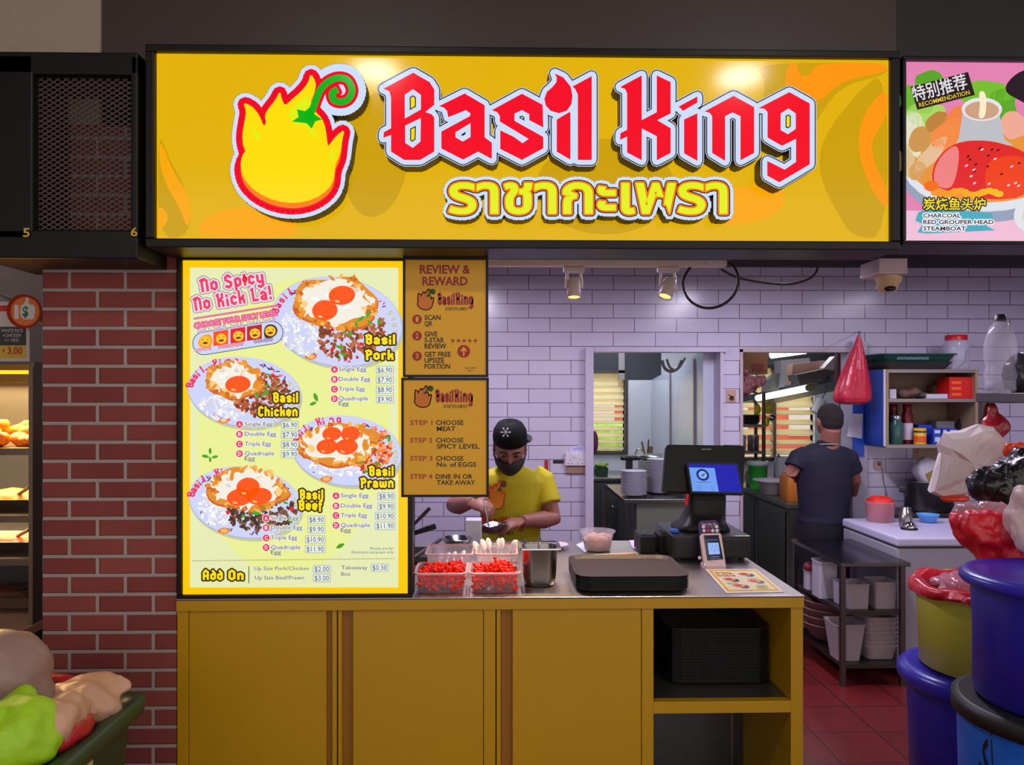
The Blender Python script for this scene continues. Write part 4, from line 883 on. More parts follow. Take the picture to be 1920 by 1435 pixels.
b = MB(); q = P(790, 1030, 3.12); b.rloft([(.07, .1, .02, .001), (.075, .105, .02, .03), (.07, .1, .02, .03), (.066, .096, .02, .006)], (q.x-.02, 3.2, zc), caps=True); b.build('steel_tray', None, steel, label='shallow stainless tray lying next to the lit menu board', cat='tray')
q = P(857, 1016, 3.42); bw = thing('steel_bowl', 'shiny steel mixing bowl on the worktop in front of the cook', 'bowl', (q.x, 3.42, zc))
b = MB(); b.lathe([(.03, .001), (.045, .004), (.064, .04), (.068, .046), (.066, .046), (.044, .007), (.001, .005)], (q.x, 3.42, zc), 26); b.build('body', bw, chrome)
q = P(888, 1010, 3.5); b = MB(); b.box((q.x-.036, 3.47, zc), (q.x+.036, 3.55, zc+.115)); b.build('white_box', None, M((210, 208, 226), .4), label='upright white box beside the cook at the worktop edge', cat='box', bevel=.004)
for nm, lb, x, Y, r, m in (('sauce_bowl', 'dark sauce bowl behind the tub of spoons', 925, 3.3, .045, M((60, 52, 52), .3)),):
    q = P(x, 1015, Y); b = MB(); b.lathe([(r*.5, .001), (r*.7, .004), (r, .035), (r*.95, .036), (r*.6, .01), (.001, .008)], (q.x, Y, zc), 22); b.build(nm, None, m, label=lb, cat='bowl')
# ================================================================= ABOVE THE COUNTER: track lights, cable, camera
wht = M((206, 192, 200), .4, noise=(20, .05)); warm = E((255, 214, 110), 2.2)
Yt_ = 3.08; zr = ZZ(487, Yt_, 1130)
rail = thing('light_rail', 'long white lighting rail under the dark beam', 'light rail', (XX(1140, Yt_), Yt_, ZZ(500, Yt_, 1140)))
x0, x1 = XX(905, Yt_), XX(1362, Yt_)
b = MB(); b.box((x0, Yt_, ZZ(499, Yt_, 1100)), (x1, Yt_+.035, zr)); b.build('track', rail, wht, bevel=.002)
b = MB(); b.box((XX(1325, Yt_), Yt_-.003, ZZ(499.5, Yt_, 1340)), (x1+.002, Yt_+.038, zr)); b.build('end_feed', rail, wht, bevel=.002)
def spot(x, dir_, label):
    zt_ = ZZ(500, Yt_, x); X = XX(x, Yt_); o = thing('spotlight', label, 'spotlight', (X, Yt_, zt_))
    MB().box((X-.042, Yt_+.002, zt_-.02), (X+.042, Yt_+.034, zt_)).build('adapter', o, wht, bevel=.003)
    d = Vector(dir_).normalized(); pv = Vector((X, Yt_+.018, zt_-.085)); s_ = Vector((1, 0, 0)); s_ = (s_-d*s_.dot(d)).normalized()
    b = MB()
    for sg_ in (-1, 1): b.tube([Vector((X+sg_*.026, Yt_+.018, zt_-.018)), Vector((X+sg_*.03, Yt_+.018, zt_-.05)), pv+s_*sg_*.031], .0055, 6)
    b.build('arm', o, wht)
    n = d; u = s_; v = n.cross(u); T = Matrix((u, v, n)).transposed()
    b = MB(); b.lathe([(.012, -.045), (.024, -.04), (.0275, -.03), (.0275, .004)], pv, 24, T=T); b.lathe([(.0255, .004), (.0255, .009)], pv, 24, T=T); b.lathe([(.0275, .009), (.029, .04), (.0275, .041), (.025, .034)], pv, 24, T=T); b.build('lamp_head', o, wht)
    b = MB(); b.lathe([(.001, .032), (.025, .034)], pv, 24, T=T); b.build('lens', o, warm)
    l = light('spot_lamp', 'SPOT', pv+d*.05, (0, 0, 0), 60, (1, .72, .40), spot_size=.95, spot_blend=.5, shadow_soft_size=.03)
    l.rotation_euler = d.to_track_quat('-Z', 'Y').to_euler()
    return o
spot(1077, (-.02, -.22, -1), 'white spotlight under the rail pointing straight down, left one of two')
spot(1254, (-.38, -.28, -1), 'white spotlight under the rail tilted to the left, by the cable loop')
cabm = M((26, 24, 26), .45)
loop = [(1294, 502, 3.06), (1281, 527, 3.05), (1288, 556, 3.05), (1307, 573, 3.05), (1332, 578, 3.05), (1358, 570, 3.05), (1378, 550, 3.05), (1384, 524, 3.05), (1378, 503, 3.06), (1367, 494, 3.07)]
b = MB(); b.tube([P(*p) for p in spline(loop, 6)], .0055, 8); o = b.build('power_cable', None, cabm, label='black power cable hanging in a round loop off the rail end', cat='cable')
tail = [(1352, 505, 3.1), (1382, 520, 3.12), (1430, 530, 3.16), (1480, 533, 3.2), (1515, 524, 3.2), (1530, 511, 3.2), (1533, 500, 3.2)]
MB().tube([P(*p) for p in spline(tail, 6)], .0048, 8).build('tail', o, cabm)
tu = thing('fluorescent_tube', 'lit fluorescent tube just showing under the dark beam', 'lamp', (1.6, 4.0, 2.43))
b = MB(); b.box((1.57, 3.4, 2.46), (1.63, 4.6, 2.5)); b.build('holder', tu, wht); MB().tube([(1.6, 3.42, 2.44), (1.6, 4.58, 2.44)], .014, 10).build('tube', tu, E((235, 245, 200), 4))
Yk = 3.05; q0, q1 = P(1648, 513, Yk), P(1702, 484, Yk)
cc = thing('security_camera', 'white box mounted dome camera with a yellowed eyeball under the beam', 'security camera', ((q0.x+q1.x)/2, Yk, q0.z))
b = MB(); b.box((q0.x, Yk, q0.z), (q1.x, Yk+.16, q1.z)); b.box((q0.x-.002, Yk-.002, q0.z+.005), (q1.x+.002, Yk+.162, q0.z+.012)); b.build('mount', cc, wht, bevel=.004)
c = P(1661, 517, Yk+.07); b = MB(); b.lathe([(.052, .0), (.05, -.018), (.042, -.03), (.04, -.055), (.02, -.066), (.001, -.067)], (c.x+.012, c.y, q0.z), 26, T=ry(.18)); b.build('eyeball', cc, M((205, 176, 132), .4))
b = MB(); b.ell((c.x+.002, c.y-.03, q0.z-.055), (.024, .02, .012), None, 12); b.build('lens', cc, M((30, 22, 26), .15))
# ---------------------------------------------------------------- fittings on the tiled back wall
q0, q1 = P(1059, 873, BY), P(1098, 849, BY)
so = thing('wall_socket', 'white double wall socket on the tiled wall behind the cook', 'socket', ((q0.x+q1.x)/2, BY-.02, q0.z))
MB().box((q0.x, BY-.03, q0.z), (q1.x, BY, q1.z)).build('plate', so, M((214, 206, 216), .35), bevel=.004)
A = Art(lambda x, y, l: P(x, y, BY-.0305-l*.0004)); dk = M((40, 36, 40), .5)
for cx_ in (1069, 1088):
    for dx, dy in ((0, -3), (-3.4, 3.6), (3.4, 3.6)): A.rect(cx_+dx-.7, 866+dy-1, cx_+dx+.7, 866+dy+1, dk, 1)
A.build('pin_hole', so); b = MB()
for cx_ in (1076, 1081): b.pbox(cx_-1.8, 852, cx_+1.8, 858, BY-.034, BY-.03)
b.build('switch', so, M((226, 218, 226), .3))
b = MB(); b.pbox(1061, 874, 1098, 888, BY-.016, BY); b.build('socket_box', so, M((150, 120, 105), .5))
A = Art(lambda x, y, l: P(x, y, BY-.004-l*.0005)); MB().prism([P(x, y, BY-.004) for x, y in ((1068,838),(1094,834),(1097,849),(1070,850))], (0, .003, 0)).build('paper_note', None, M((206, 200, 232), .6), label='small handwritten paper note reading OPEN above the wall socket', cat='note'); nn = bpy.data.objects['paper_note']
A.text('OPEN', 1074, 845, 5, M((110, 110, 190), .6), 1, 1090, rot=-.1); A.build('writing', nn)
b = MB(); b.pbox(1021, 863, 1028, 884, BY-.006, BY); o = b.build('warning_sticker', None, M((180, 36, 44), .5), label='small red notice on the tiles between cook and socket', cat='sticker')
b = MB(); b.pbox(1037, 863, 1057, 869, BY-.004, BY); b.build('black_tape', None, M((30, 26, 30), .5), label='strip of black tape on the tiles left of the socket', cat='tape')
b = MB(); b.pbox(1362, 731, 1380, 754, BY-.006, BY, M((190, 150, 130), .4)); o = b.build('picture_tile', None, label='square picture tile with a dark pot on the narrow tiled column', cat='tile')
A = Art(lambda x, y, l: P(x, y, BY-.0065-l*.0005)); A.ellipse(1372, 748, 5, 4, M((50, 40, 40), .4), 1, 0, 14); A.poly([(1364,739),(1372,742),(1378,744),(1371,747)], M((96, 70, 50), .4), 1); A.build('picture', o)
# red hanging bag
def lump(name, label, cat_, balls, mat, vox=.012, disp=None, sm=2, group=None, tubes=(), loc=None):
    b = MB()
    for c_, r in balls: b.ell(c_, r, None, 14)
    for p, r in tubes: b.tube(p, r, 8)
    return b.build(name, None, mat, label=label, cat=cat_, group=group, remesh=vox, sm=sm, disp=disp, loc=loc)
def bagmat(rgb, alpha=1, rough=.28): return M(rgb, rough, alpha=alpha, noise=(9, .22), bump=(14, .9), spec=.6)
Yb_ = 5.1; secs = []
for y, x0, x1, d in ((629, 1608, 1613, .012), (650, 1602, 1617, .03), (690, 1584, 1626, .06), (725, 1571, 1631, .08), (748, 1565, 1634, .085), (756, 1570, 1628, .07), (759, 1585, 1612, .03)):
    a, c = P(x0, y, Yb_), P(x1, y, Yb_); m = (a+c)/2; hx = (c.x-a.x)/2
    secs.append([Vector((m.x+hx*math.cos(t)*(1+.12*math.sin(7*t)+.08*math.sin(13*t+1)), m.y+d*math.sin(t)*(1+.1*math.sin(5*t)), m.z)) for t in [2*math.pi*k/36 for k in range(36)]])
b = MB(); b.loft(secs); ha = b.build('hanging_bag', None, bagmat((196, 34, 62), .86), label='knotted red plastic bag hanging at the kitchen doorway', cat='bag', sub=1)
b = MB(); b.tube([P(1610, 632, Yb_), P(1611, 626, Yb_+.1), P(1612, 622, BY)], .004, 6); b.build('hook', ha, steeld)
# ---------------------------------------------------------------- wall cabinet with open shelves
Yw = 5.06; bx0, bx1 = XX(1660, Yw), XX(1832, Yw); z1, z0, zm = ZZ(693, Yw, 1750), ZZ(834, Yw, 1750), ZZ(748, Yw, 1750)
wc = thing('wall_cabinet', 'open wall cabinet with a blue side panel hung on tiled wall', 'cabinet', ((bx0+bx1)/2, Yw, z0))
al = M((150, 140, 138), .35, .7); wd = M((150, 124, 104), .6, noise=(8, .15))
MB().box((bx0-.012, Yw, z0-.01), (bx0, BY-.005, z1)).build('side_panel', wc, M((16, 62, 168), .4))
b = MB(); b.box((bx1-.014, Yw, z0), (bx1, BY-.005, z1)); b.box((bx0, BY-.015, z0), (bx1, BY-.005, z1)); b.build('back_panel', wc, wd)
for z, nm in ((z1, 'top_panel'), (zm, 'shelf'), (z0, 'bottom_panel')): MB().box((bx0, Yw-.006, z-.022), (bx1+.008, BY-.005, z)).build(nm, wc, al)
MB().box((bx0-.014, Yw-.012, z0-.01), (bx0-.004, Yw, z1+.0)).build('edge_strip', wc, M((206, 200, 214), .4)); MB().box((bx0, Yw-.01, z0), (bx0+.018, Yw, z1)).build('frame_post', wc, M((150, 128, 96), .5)); MB().box((bx1-.016, Yw-.008, z0), (bx1, Yw, z1)).build('frame_post', wc, M((150, 128, 96), .5))
def boxo(name, label, cat_, x0, y0, x1, yb_z, Y, d, mat, top=None, parts=(), group=None, bevel=.003):
    X0, X1 = XX(x0, Y), XX(x1, Y); zt_ = ZZ(y0, Y, x0)
    o = MB().box((X0, Y, yb_z), (X1, Y+d, zt_)).build(name, None, mat, label=label, cat=cat_, group=group, bevel=bevel)
    for nm, (u0, v0, u1, v1), m in parts: MB().box((X0+(X1-X0)*u0, Y-.0015, yb_z+(zt_-yb_z)*(1-v1)), (X0+(X1-X0)*u1, Y+.0005, yb_z+(zt_-yb_z)*(1-v0))).build(nm, o, m)
    return o
boxo('red_carton', 'bright red carton with orange print on the upper cabinet shelf', 'carton', 1780, 707, 1824, zm, Yw+.03, .15, M((206, 22, 22), .4), parts=[('print', (.1, .2+.27*i, .5, .32+.27*i), M((240, 100, 30), .4)) for i in range(3)])
q = P(1676, 745, Yw+.1); boxo('white_packet', 'crumpled white packet at the left of the upper cabinet shelf', 'packet', 1668, 730, 1681, zm, Yw+.04, .08, M((206, 200, 214), .5))
lump('cloth_pile', 'crumpled brown and grey cloths on the upper cabinet shelf', 'cloth', [((XX(1700, Yw+.12), Yw+.12, zm+.03), (.07, .06, .03)), ((XX(1712, Yw+.1), Yw+.1, zm+.045), (.05, .05, .022))], M((104, 76, 66), .8, noise=(20, .4)), .01, (.06, .05))
lump('rag', 'grey rag beside the brown cloths on the upper cabinet shelf', 'cloth', [((XX(1727, Yw+.1), Yw+.1, zm+.022), (.05, .05, .022))], M((74, 76, 74), .8), .009, (.05, .04))
boxo('paper_stack', 'flat white papers lying left of the red carton', 'paper', 1738, 739, 1778, zm, Yw+.05, .14, M((200, 192, 212), .5))
boxo('brown_carton', 'brown cardboard carton at the back of the upper cabinet shelf', 'carton', 1752, 722, 1776, zm, Yw+.2, .1, M((128, 92, 76), .7))
def jar(name, label, cat_, x, w_, yt, z, Y, mat, lidm=None, parts=(), prof=None):
    X = XX(x, Y); r = w_*Y/F/2; h = ZZ(yt, Y, x)-z; c_ = (X, Y, z); o = thing(name, label, cat_, c_)
    b = MB(); b.lathe(prof(r, h) if prof else [(r*.9, .001), (r, .008), (r, h*.72), (r*.72, h*.82), (r*.72, h*.86)], c_, 22, caps=True); b.build('body', o, mat)
    if lidm: b = MB(); b.lathe([(r*.78, h*.86), (r*.8, h*.87), (r*.8, h), (r*.74, h)], c_, 22, caps=True); b.build('lid', o, lidm)
    for nm, a_, c2, m in parts: b = MB(); b.lathe([(r*1.01, h*a_), (r*1.01, h*c2)], c_, 22); b.build(nm, o, m)
    return o
jar('sauce_bottle', 'dark red sauce bottle on the lower cabinet shelf, at its left end behind jar', 'bottle', 1675, 18, 758, z0, Yw+.18, M((92, 16, 26), .25), M((120, 20, 26), .4))
jar('sauce_bottle', 'taller dark red sauce bottle with white label on the lower cabinet shelf', 'bottle', 1701, 20, 758, z0, Yw+.12, M((104, 14, 24), .25), M((120, 20, 26), .4), [('label', .1, .52, M((206, 196, 216), .5))])
jar('glass_jar', 'clear jar of green things with a silver lid on lower cabinet shelf', 'jar', 1680, 24, 779, z0, Yw+.06, M((60, 100, 92), .15, alpha=.8, noise=(30, .5)), M((190, 190, 200), .2, .9))
jar('yellow_tin', 'small yellow and orange tin on the lower cabinet shelf', 'tin', 1725, 22, 803, z0, Yw+.05, M((222, 176, 30), .35), None, [('label', .12, .52, M((226, 96, 20), .4)), ('band', .72, .84, M((70, 60, 40), .4))], lambda r, h: [(r, .001), (r, h), (r*.9, h)])
boxo('blue_box', 'tall plain blue box behind the yellow tin', 'box', 1722, 797, 1748, z0, Yw+.13, .1, M((20, 60, 200), .4))
for i, (x0, x1) in enumerate(((1750, 1765), (1767, 1777), (1779, 1795))):
    boxo('blue_white_carton', ('blue and white carton next to the tall blue box', 'middle one of the three blue and white cartons', 'blue and white carton at the right of the three')[i], 'carton', x0, 804, x1, z0, Yw+.05, .1, M((40, 70, 190), .4), parts=[('label', (.15, .1, .85, .3), M((210, 214, 236), .4)), ('label', (.2, .55, .8, .85), M((206, 210, 236), .4))])
boxo('grey_container', 'pale grey plastic container behind the blue and white cartons', 'container', 1756, 790, 1790, z0, Yw+.2, .1, M((150, 144, 158), .5))
lump('dark_bag', 'dark bundle in the right corner of the lower cabinet shelf', 'bag', [((XX(1808, Yw+.18), Yw+.18, z0+.1), (.05, .06, .1))], M((40, 34, 36), .6), .012, (.06, .03))
# on top of the cabinet
gy_ = Yw+.14; gb = thing('basket', 'dark green plastic basket on top of the wall cabinet', 'basket', (XX(1700, gy_), gy_, z1+.04))
b = MB(); gx = XX(1704, gy_); b.rloft([(.21, .11, .03, .042), (.25, .14, .04, .1), (.262, .15, .04, .1), (.262, .15, .04, .107)], (gx, gy_, z1), caps=False); b.rloft([(.21, .11, .03, .044), (.02, .02, .01, .044)], (gx, gy_, z1)); b.build('body', gb, M((18, 66, 56), .4), solid=.004)
b = MB()
for i in range(18): b.box((gx-.15+i*.012, gy_-.1335, z1+.066), (gx-.144+i*.012, gy_-.122, z1+.088))
b.build('slot', gb, M((110, 150, 150), .5))
b = MB(); b.rloft([(.2, .11, .03, .0), (.245, .135, .04, .045), (.25, .14, .04, .05), (.24, .13, .04, .05)], (gx-.01, gy_, z1+.001), caps=True); b.build('tray', None, M((52, 46, 42), .45), label='dark shallow tray under the green basket on the wall cabinet', cat='tray')
jc = XX(1796, Yw+.1); pj = thing('plastic_jar', 'big clear plastic jar with a red lid on the wall cabinet', 'jar', (jc, Yw+.12, z1))
b = MB(); b.lathe([(.075, .002), (.082, .01), (.082, .17), (.07, .2), (.066, .205)], (jc, Yw+.12, z1), 26); b.lathe([(.001, .002), (.075, .002)], (jc, Yw+.12, z1), 26); b.build('body', pj, M((214, 212, 232), .08, alpha=.25), solid=.002)
b = MB(); b.lathe([(.069, .2), (.07, .235), (.062, .238)], (jc, Yw+.12, z1), 26, caps=True); b.build('lid', pj, M((190, 26, 40), .4)); b = MB(); b.tube([(jc+.0, Yw+.1, z1+.012), (jc+.05, Yw+.1, z1+.06), (jc+.06, Yw+.1, z1+.14)], .006, 6); b.build('scoop', pj, M((80, 66, 76), .4))
# post papers and blue boards at the doorway
b = MB(); b.pbox(1600, 758, 1620, 856, BY-.075, BY-.062); bo = b.build('notice_board', None, M((34, 80, 190), .4), label='narrow blue notice board on the doorway post below the red bag', cat='notice board')
MB().prism([P(x, y, BY-.085) for x, y in ((1600,776),(1618,776),(1616,823),(1588,818),(1594,792))], (0, .002, 0)).build('wall_calendar', None, M((208, 202, 216), .6), label='curling white sheet pinned over the narrow blue board', cat='paper')
# ---------------------------------------------------------------- chest freezer
fx0, fx1, fy0, fy1, fz = 2.27, 4.3, 4.3, 4.98, .79
fzr = thing('chest_freezer', 'white chest freezer with flat lid on the right of kitchen', 'freezer', ((fx0+fx1)/2, (fy0+fy1)/2, 0))
MB().box((fx0, fy0, .04), (fx1, fy1, fz-.06)).build('body', fzr, M((158, 154, 168), .5, noise=(6, .06)), bevel=.012)  # same white as the lid, greyed: shade on the body put into its colour
MB().box((fx0-.006, fy0-.01, fz-.052), (fx1+.006, fy1, fz)).build('lid', fzr, M((200, 194, 222), .4, noise=(6, .03)), bevel=.012)
MB().box((fx0+.01, fy0+.005, fz-.062), (fx1, fy1, fz-.05)).build('seal', fzr, M((40, 36, 46), .6))
MB().box((fx0+.03, fy0+.02, 0), (fx1-.03, fy1-.02, .04)).build('plinth', fzr, M((40, 38, 40), .6))
sb = thing('stove_bench', 'low dark steel bench between the freezer and back wall', 'bench', (3.1, 5.22, 0)); MB().box((2.62, 5.1, .72), (4.4, BY-.01, .8)).build('top', sb, steeld); MB().box((2.64, 5.12, 0), (4.38, BY-.02, .72)).build('body', sb, M((60, 56, 60), .5))
def on(x, y, z): return PZ(x, y, z)
q = on(1650, 978, fz); c_ = (q.x, q.y, fz); tb_ = thing('red_tub', 'clear round tub heaped with red food on the freezer lid', 'food tub', c_)
b = MB(); b.lathe([(.076, .001), (.08, .006), (.088, .125), (.09, .13)], c_, 26); b.build('body', tb_, M((226, 160, 170), .15, alpha=.45), solid=.0015)
b = MB(); b.lathe([(.05, .02), (.074, .04), (.084, .115), (.08, .135), (.05, .158), (.001, .165)], c_, 26); b.build('red_food', tb_, M((226, 34, 24), .4, noise=(50, .3), bump=(50, .8)), disp=(.02, .02))
q = on(1695, 988, fz); c_ = (q.x+.01, q.y, fz); o = thing('steel_shaker', 'cylindrical steel shaker standing behind the bell on freezer', 'shaker', c_)
b = MB(); b.lathe([(.036, .001), (.037, .004), (.037, .095), (.03, .098), (.03, .118), (.024, .122)], c_, 24, caps=True); b.build('body', o, steel)
q = on(1703, 993, fz); c_ = (q.x+.005, q.y, fz); o = thing('service_bell', 'small chrome service bell on the freezer lid', 'bell', c_)
b = MB(); b.lathe([(.047, .001), (.048, .008), (.04, .012)], c_, 26, caps=True); b.build('base', o, M((40, 38, 40), .3, .6)); b = MB(); b.lathe([(.04, .013), (.038, .026), (.028, .04), (.012, .047), (.001, .048)], c_, 26); b.build('dome', o, chrome); MB().lathe([(.004, .046), (.004, .056), (.001, .057)], c_, 10).build('plunger', o, chrome)
q = on(1740, 980, fz); c_ = (q.x, q.y, fz); b = MB(); b.lathe([(.03, .001), (.04, .004), (.066, .05), (.068, .054), (.063, .052), (.036, .01), (.001, .008)], c_, 26); b.build('blue_bowl', None, M((92, 160, 226), .4), label='small light blue plastic bowl on the freezer lid', cat='bowl')
q = (XX(1740, 5.25), 5.24, .8); o = thing('cooking_pot', 'large dull steel cooking pot on the bench behind freezer', 'pot', q)
b = MB(); b.lathe([(.15, .002), (.16, .01), (.16, .2), (.168, .205), (.155, .2), (.15, .02), (.001, .015)], q, 28, sy=.8); b.build('body', o, M((112, 106, 112), .35, .9)); b = MB(); b.tube([(q[0]-.165, q[1], .96), (q[0]-.2, q[1], .96), (q[0]-.2, q[1], .93), (q[0]-.165, q[1], .93)], .006, 8); b.build('handle', o, steeld)
b = MB(); b.pbox(1712, 836, 1765, 862, BY-.004, BY-.001, M((170, 140, 112), .6)); b.build('cork_label', None, label='pale brown paper label with red tick under the cabinet', cat='label'); A = Art(lambda x, y, l: P(x, y, BY-.005-l*.0005)); A.line([(1716, 846), (1719, 850), (1722, 841)], 2.4, M((190, 40, 50), .5), 1)
for i in range(5): A.rect(1732, 841+i*3.2, 1760, 842+i*3.2, M((140, 106, 84), .6), 1)
A.build('print', bpy.data.objects['cork_label'])
b = MB(); b.pbox(1640, 866, 1654, 880, BY-.02, BY); o = b.build('wall_switch', None, M((176, 150, 146), .5), label='small stained switch box on tiles above the red tub', cat='switch'); MB().pbox(1646, 869, 1650, 873, BY-.024, BY-.02).build('button', o, M((90, 40, 34), .5)); MB().tube([P(1654, 876, BY-.01), P(1656, 900, BY-.006), P(1668, 950, BY-.006)], .003, 6).build('cord', o, M((140, 120, 126), .5))
# white jug with a label
jg = thing('plastic_jug', 'white plastic jug with a printed label lying tilted below cabinet', 'jug', P(1736, 918, 4.9))
T_ = ry(-.5); c_ = P(1742, 888, 5.22)
b = MB(); b.rloft([(.07, .05, .02, -.1), (.085, .06, .03, -.09), (.085, .06, .03, .06), (.05, .04, .02, .1), (.028, .025, .012, .115)], c_, T=T_, caps=True, smooth=True); b.build('body', jg, M((196, 190, 206), .35))
b = MB(); b.box((-.055, -.063, -.07), (.06, -.059, .03), M((130, 120, 50), .5)); b.box((-.01, -.0645, -.05), (.04, -.0625, .01), M((190, 60, 50), .5)); b = MB().add([T_ @ v+c_ for v in b.v], b.f); b.build('label', jg, M((150, 128, 56), .5))
# ---------------------------------------------------------------- steel side table with tubs
tz = ZZ(1056, 4.15, 1640); tx0, tx1, ty0, ty1 = XX(1577, 4.15), XX(1708, 4.15), 4.15, 4.86
tb = thing('side_table', 'stainless steel side table with two lower shelves beside the freezer', 'table', ((tx0+tx1)/2, (ty0+ty1)/2, 0))
s1, s2 = ZZ(1146, 4.17, 1640), ZZ(1246, 4.17, 1640)
MB().box((tx0, ty0, tz-.022), (tx1, ty1, tz)).build('tabletop', tb, M((104, 100, 104), .22, 1), bevel=.003)
for z in (s1, s2): MB().box((tx0+.015, ty0+.02, z-.022), (tx1-.045, ty1-.02, z)).build('shelf', tb, M((70, 60, 60), .35, .8))
lx = (tx0+.005, tx1-.05)
for x in lx:
    for y in (ty0+.01, ty1-.04): MB().box((x, y, 0), (x+.026, y+.026, tz-.022)).build('leg', tb, M((92, 80, 82), .3, .9))
milk = M((206, 200, 216), .35, alpha=.85, noise=(20, .06)); milk2 = M((190, 180, 186), .3, alpha=.7)
def tubo(name, label, x0, x1, yt, yb, z, Y, mat, d, cat_='container', taper=.9, group=None, n=1, lid=None):
    X0, X1 = XX(x0, Y), XX(x1, Y); h = ZZ(yt, Y, x0)-z; c_ = ((X0+X1)/2, Y+d/2, z); hx = (X1-X0)/2
    o = thing(name, label, cat_, c_, group); b = MB(); b.rloft([(hx*taper, d/2*taper, .012, .001), (hx, d/2, .016, h*.96), (hx+.004, d/2+.004, .018, h*.965), (hx+.004, d/2+.004, .018, h)], c_, caps=False); b.rloft([(hx*taper, d/2*taper, .012, .0015), (hx*.1, d*.05, .002, .0015)], c_); b.build('body', o, mat, solid=.0015)
    if lid: b = MB(); b.rloft([(hx+.005, d/2+.005, .018, h), (hx+.005, d/2+.005, .018, h+.012)], c_, caps=True); b.build('lid', o, lid)
    return o
tubo('storage_tub', 'tall white tub on the middle table shelf, behind the front leg', 1537, 1572, 1054, 1126, s1, 4.42, milk, .12, taper=.97)
rl = tubo('storage_jar', 'white tub with a round dark red cover on the middle table shelf', 1514, 1536, 1072, 1104, s1, 4.62, milk, .07, taper=.97)
c_ = ORG[rl.name]; b = MB(); b.ell((c_.x, c_.y, c_.z+ZZ(1072, 4.62, 1520)-s1+.02), (.045, .045, .035), None, 14); b.build('cover', rl, M((128, 40, 52), .5))
tubo('storage_tub', 'clear square tub at front of the middle table shelf, beside left leg', 1590, 1632, 1096, 1146, s1, 4.2, milk2, .13)
tubo('storage_tub', 'clear square tub at front of the middle table shelf, beside right leg', 1641, 1683, 1092, 1145, s1, 4.2, milk2, .13)
tubo('storage_tub', 'narrow white tub just behind the left front leg', 1572, 1590, 1092, 1136, s1, 4.3, milk, .08)
w1 = tubo('storage_box', 'clear tapered box with white contents on the bottom table shelf', 1567, 1624, 1172, 1245, s2, 4.2, milk2, .16, taper=.72)
g = 'clear boxes nested in a stack on the bottom shelf'
f0 = None
for i in range(7):
    X0, X1 = XX(1624, 4.22), XX(1690, 4.22); c_ = ((X0+X1)/2-.004, 4.31, s2+.002+i*.026)
    if f0 is None:
        b = MB(); b.rloft([(.075, .07, .03, .001), (.09, .085, .03, .075), (.094, .089, .03, .076), (.094, .089, .03, .082)], c_); f0 = b.build('takeaway_box', None, milk2, label='clear takeaway box nested in the stack at right of bottom shelf', cat='box', group=g, solid=.001, loc=c_)
    else: dup(f0, (0, 0, i*.026))
bs = None
for i in range(4):
    c_ = ((tx0+tx1)/2-.05, 4.62, s2+.004+i*.045)
    if bs is None:
        b = MB(); b.lathe([(.09, .001), (.1, .005), (.165, .1), (.172, .104), (.165, .106), (.097, .01), (.001, .008)], c_, 28); bs = b.build('plastic_basin', None, M((150, 112, 112), .4), label='brownish basin in the nested stack at the back of bottom shelf', cat='basin', group='basins nested on the bottom table shelf', loc=c_)
    else: dup(bs, (0, 0, i*.045))
# ---------------------------------------------------------------- bins
def drum(name, label, c_, r, h, mat, lid=None, ring=None, taper=.92):
    o = thing(name, label, 'bin', c_); b = MB(); b.lathe([(r*taper*.95, .001), (r*taper, .015), (r*.97, h*.5), (r, h*.92), (r*.98, h*.94)], c_, 40, caps=True); b.build('body', o, mat)
    if lid: b = MB(); b.lathe([(r*.98, h*.9), (r*1.1, h*.9), (r*1.13, h*.92), (r*1.13, h*.96), (r*1.08, h*.985), (r*.95, h), (r*.9, h*.992), (r*.3, h), (.001, h)], c_, 40); b.build('lid', o, lid)
    if ring: b = MB(); b.lathe([(r*1.0, h*.93), (r*1.06, h*.94), (r*1.06, h*.99), (r*.98, h)], c_, 40, caps=True); b.build('lid_ring', o, ring)
    return o
purple = M((34, 26, 150), .38, noise=(6, .12)); purple2 = M((44, 36, 168), .3, noise=(6, .1))
dz = .612
drum('barrel', 'deep blue lidded barrel under the yellow green pail', (1.765, 2.75, 0), .248, dz, purple, purple2)
pl_ = (1.775, 2.75, dz); pr_ = .232; ph_ = .30
pa = thing('pail', 'yellow green round pail with red liner standing on a blue barrel', 'bin', pl_)
ym = M((190, 186, 66), .45, noise=(5, .14))
b = MB(); b.lathe([(.205, .001), (.212, .006), (pr_-.01, ph_-.03), (pr_-.012, ph_-.02)], pl_, 44); b.lathe([(.001, .002), (.205, .002)], pl_, 44); b.build('body', pa, ym, solid=.004)
b = MB(); b.lathe([(pr_-.012, ph_-.035), (pr_+.008, ph_-.03), (pr_+.012, ph_-.014), (pr_+.004, ph_), (pr_-.014, ph_-.004), (pr_-.016, ph_-.03)], pl_, 44); b.build('rim', pa, M((204, 204, 96), .4))
b = MB(); rings = []
for k, (r, z) in enumerate(((pr_+.016, -.09), (pr_+.018, -.03), (pr_+.014, .004), (pr_-.02, .006), (pr_-.05, -.06), (pr_-.06, -.14))):
    ring = []
    for j in range(56):
        t = 2*math.pi*j/56; low = (.5+.5*math.sin(t-2.55+math.pi)) if k < 1 else 1
        zz = z*(.2+.8*low) if k == 0 else z; rr = r+.004*math.sin(9*t+k)
        ring.append(Vector((pl_[0]+rr*math.cos(t), pl_[1]+rr*math.sin(t), pl_[2]+ph_+zz+.006*math.sin(7*t))))
    rings.append(ring)
b.loft(rings, caps=False); b.build('liner', pa, bagmat((206, 26, 46), .95))
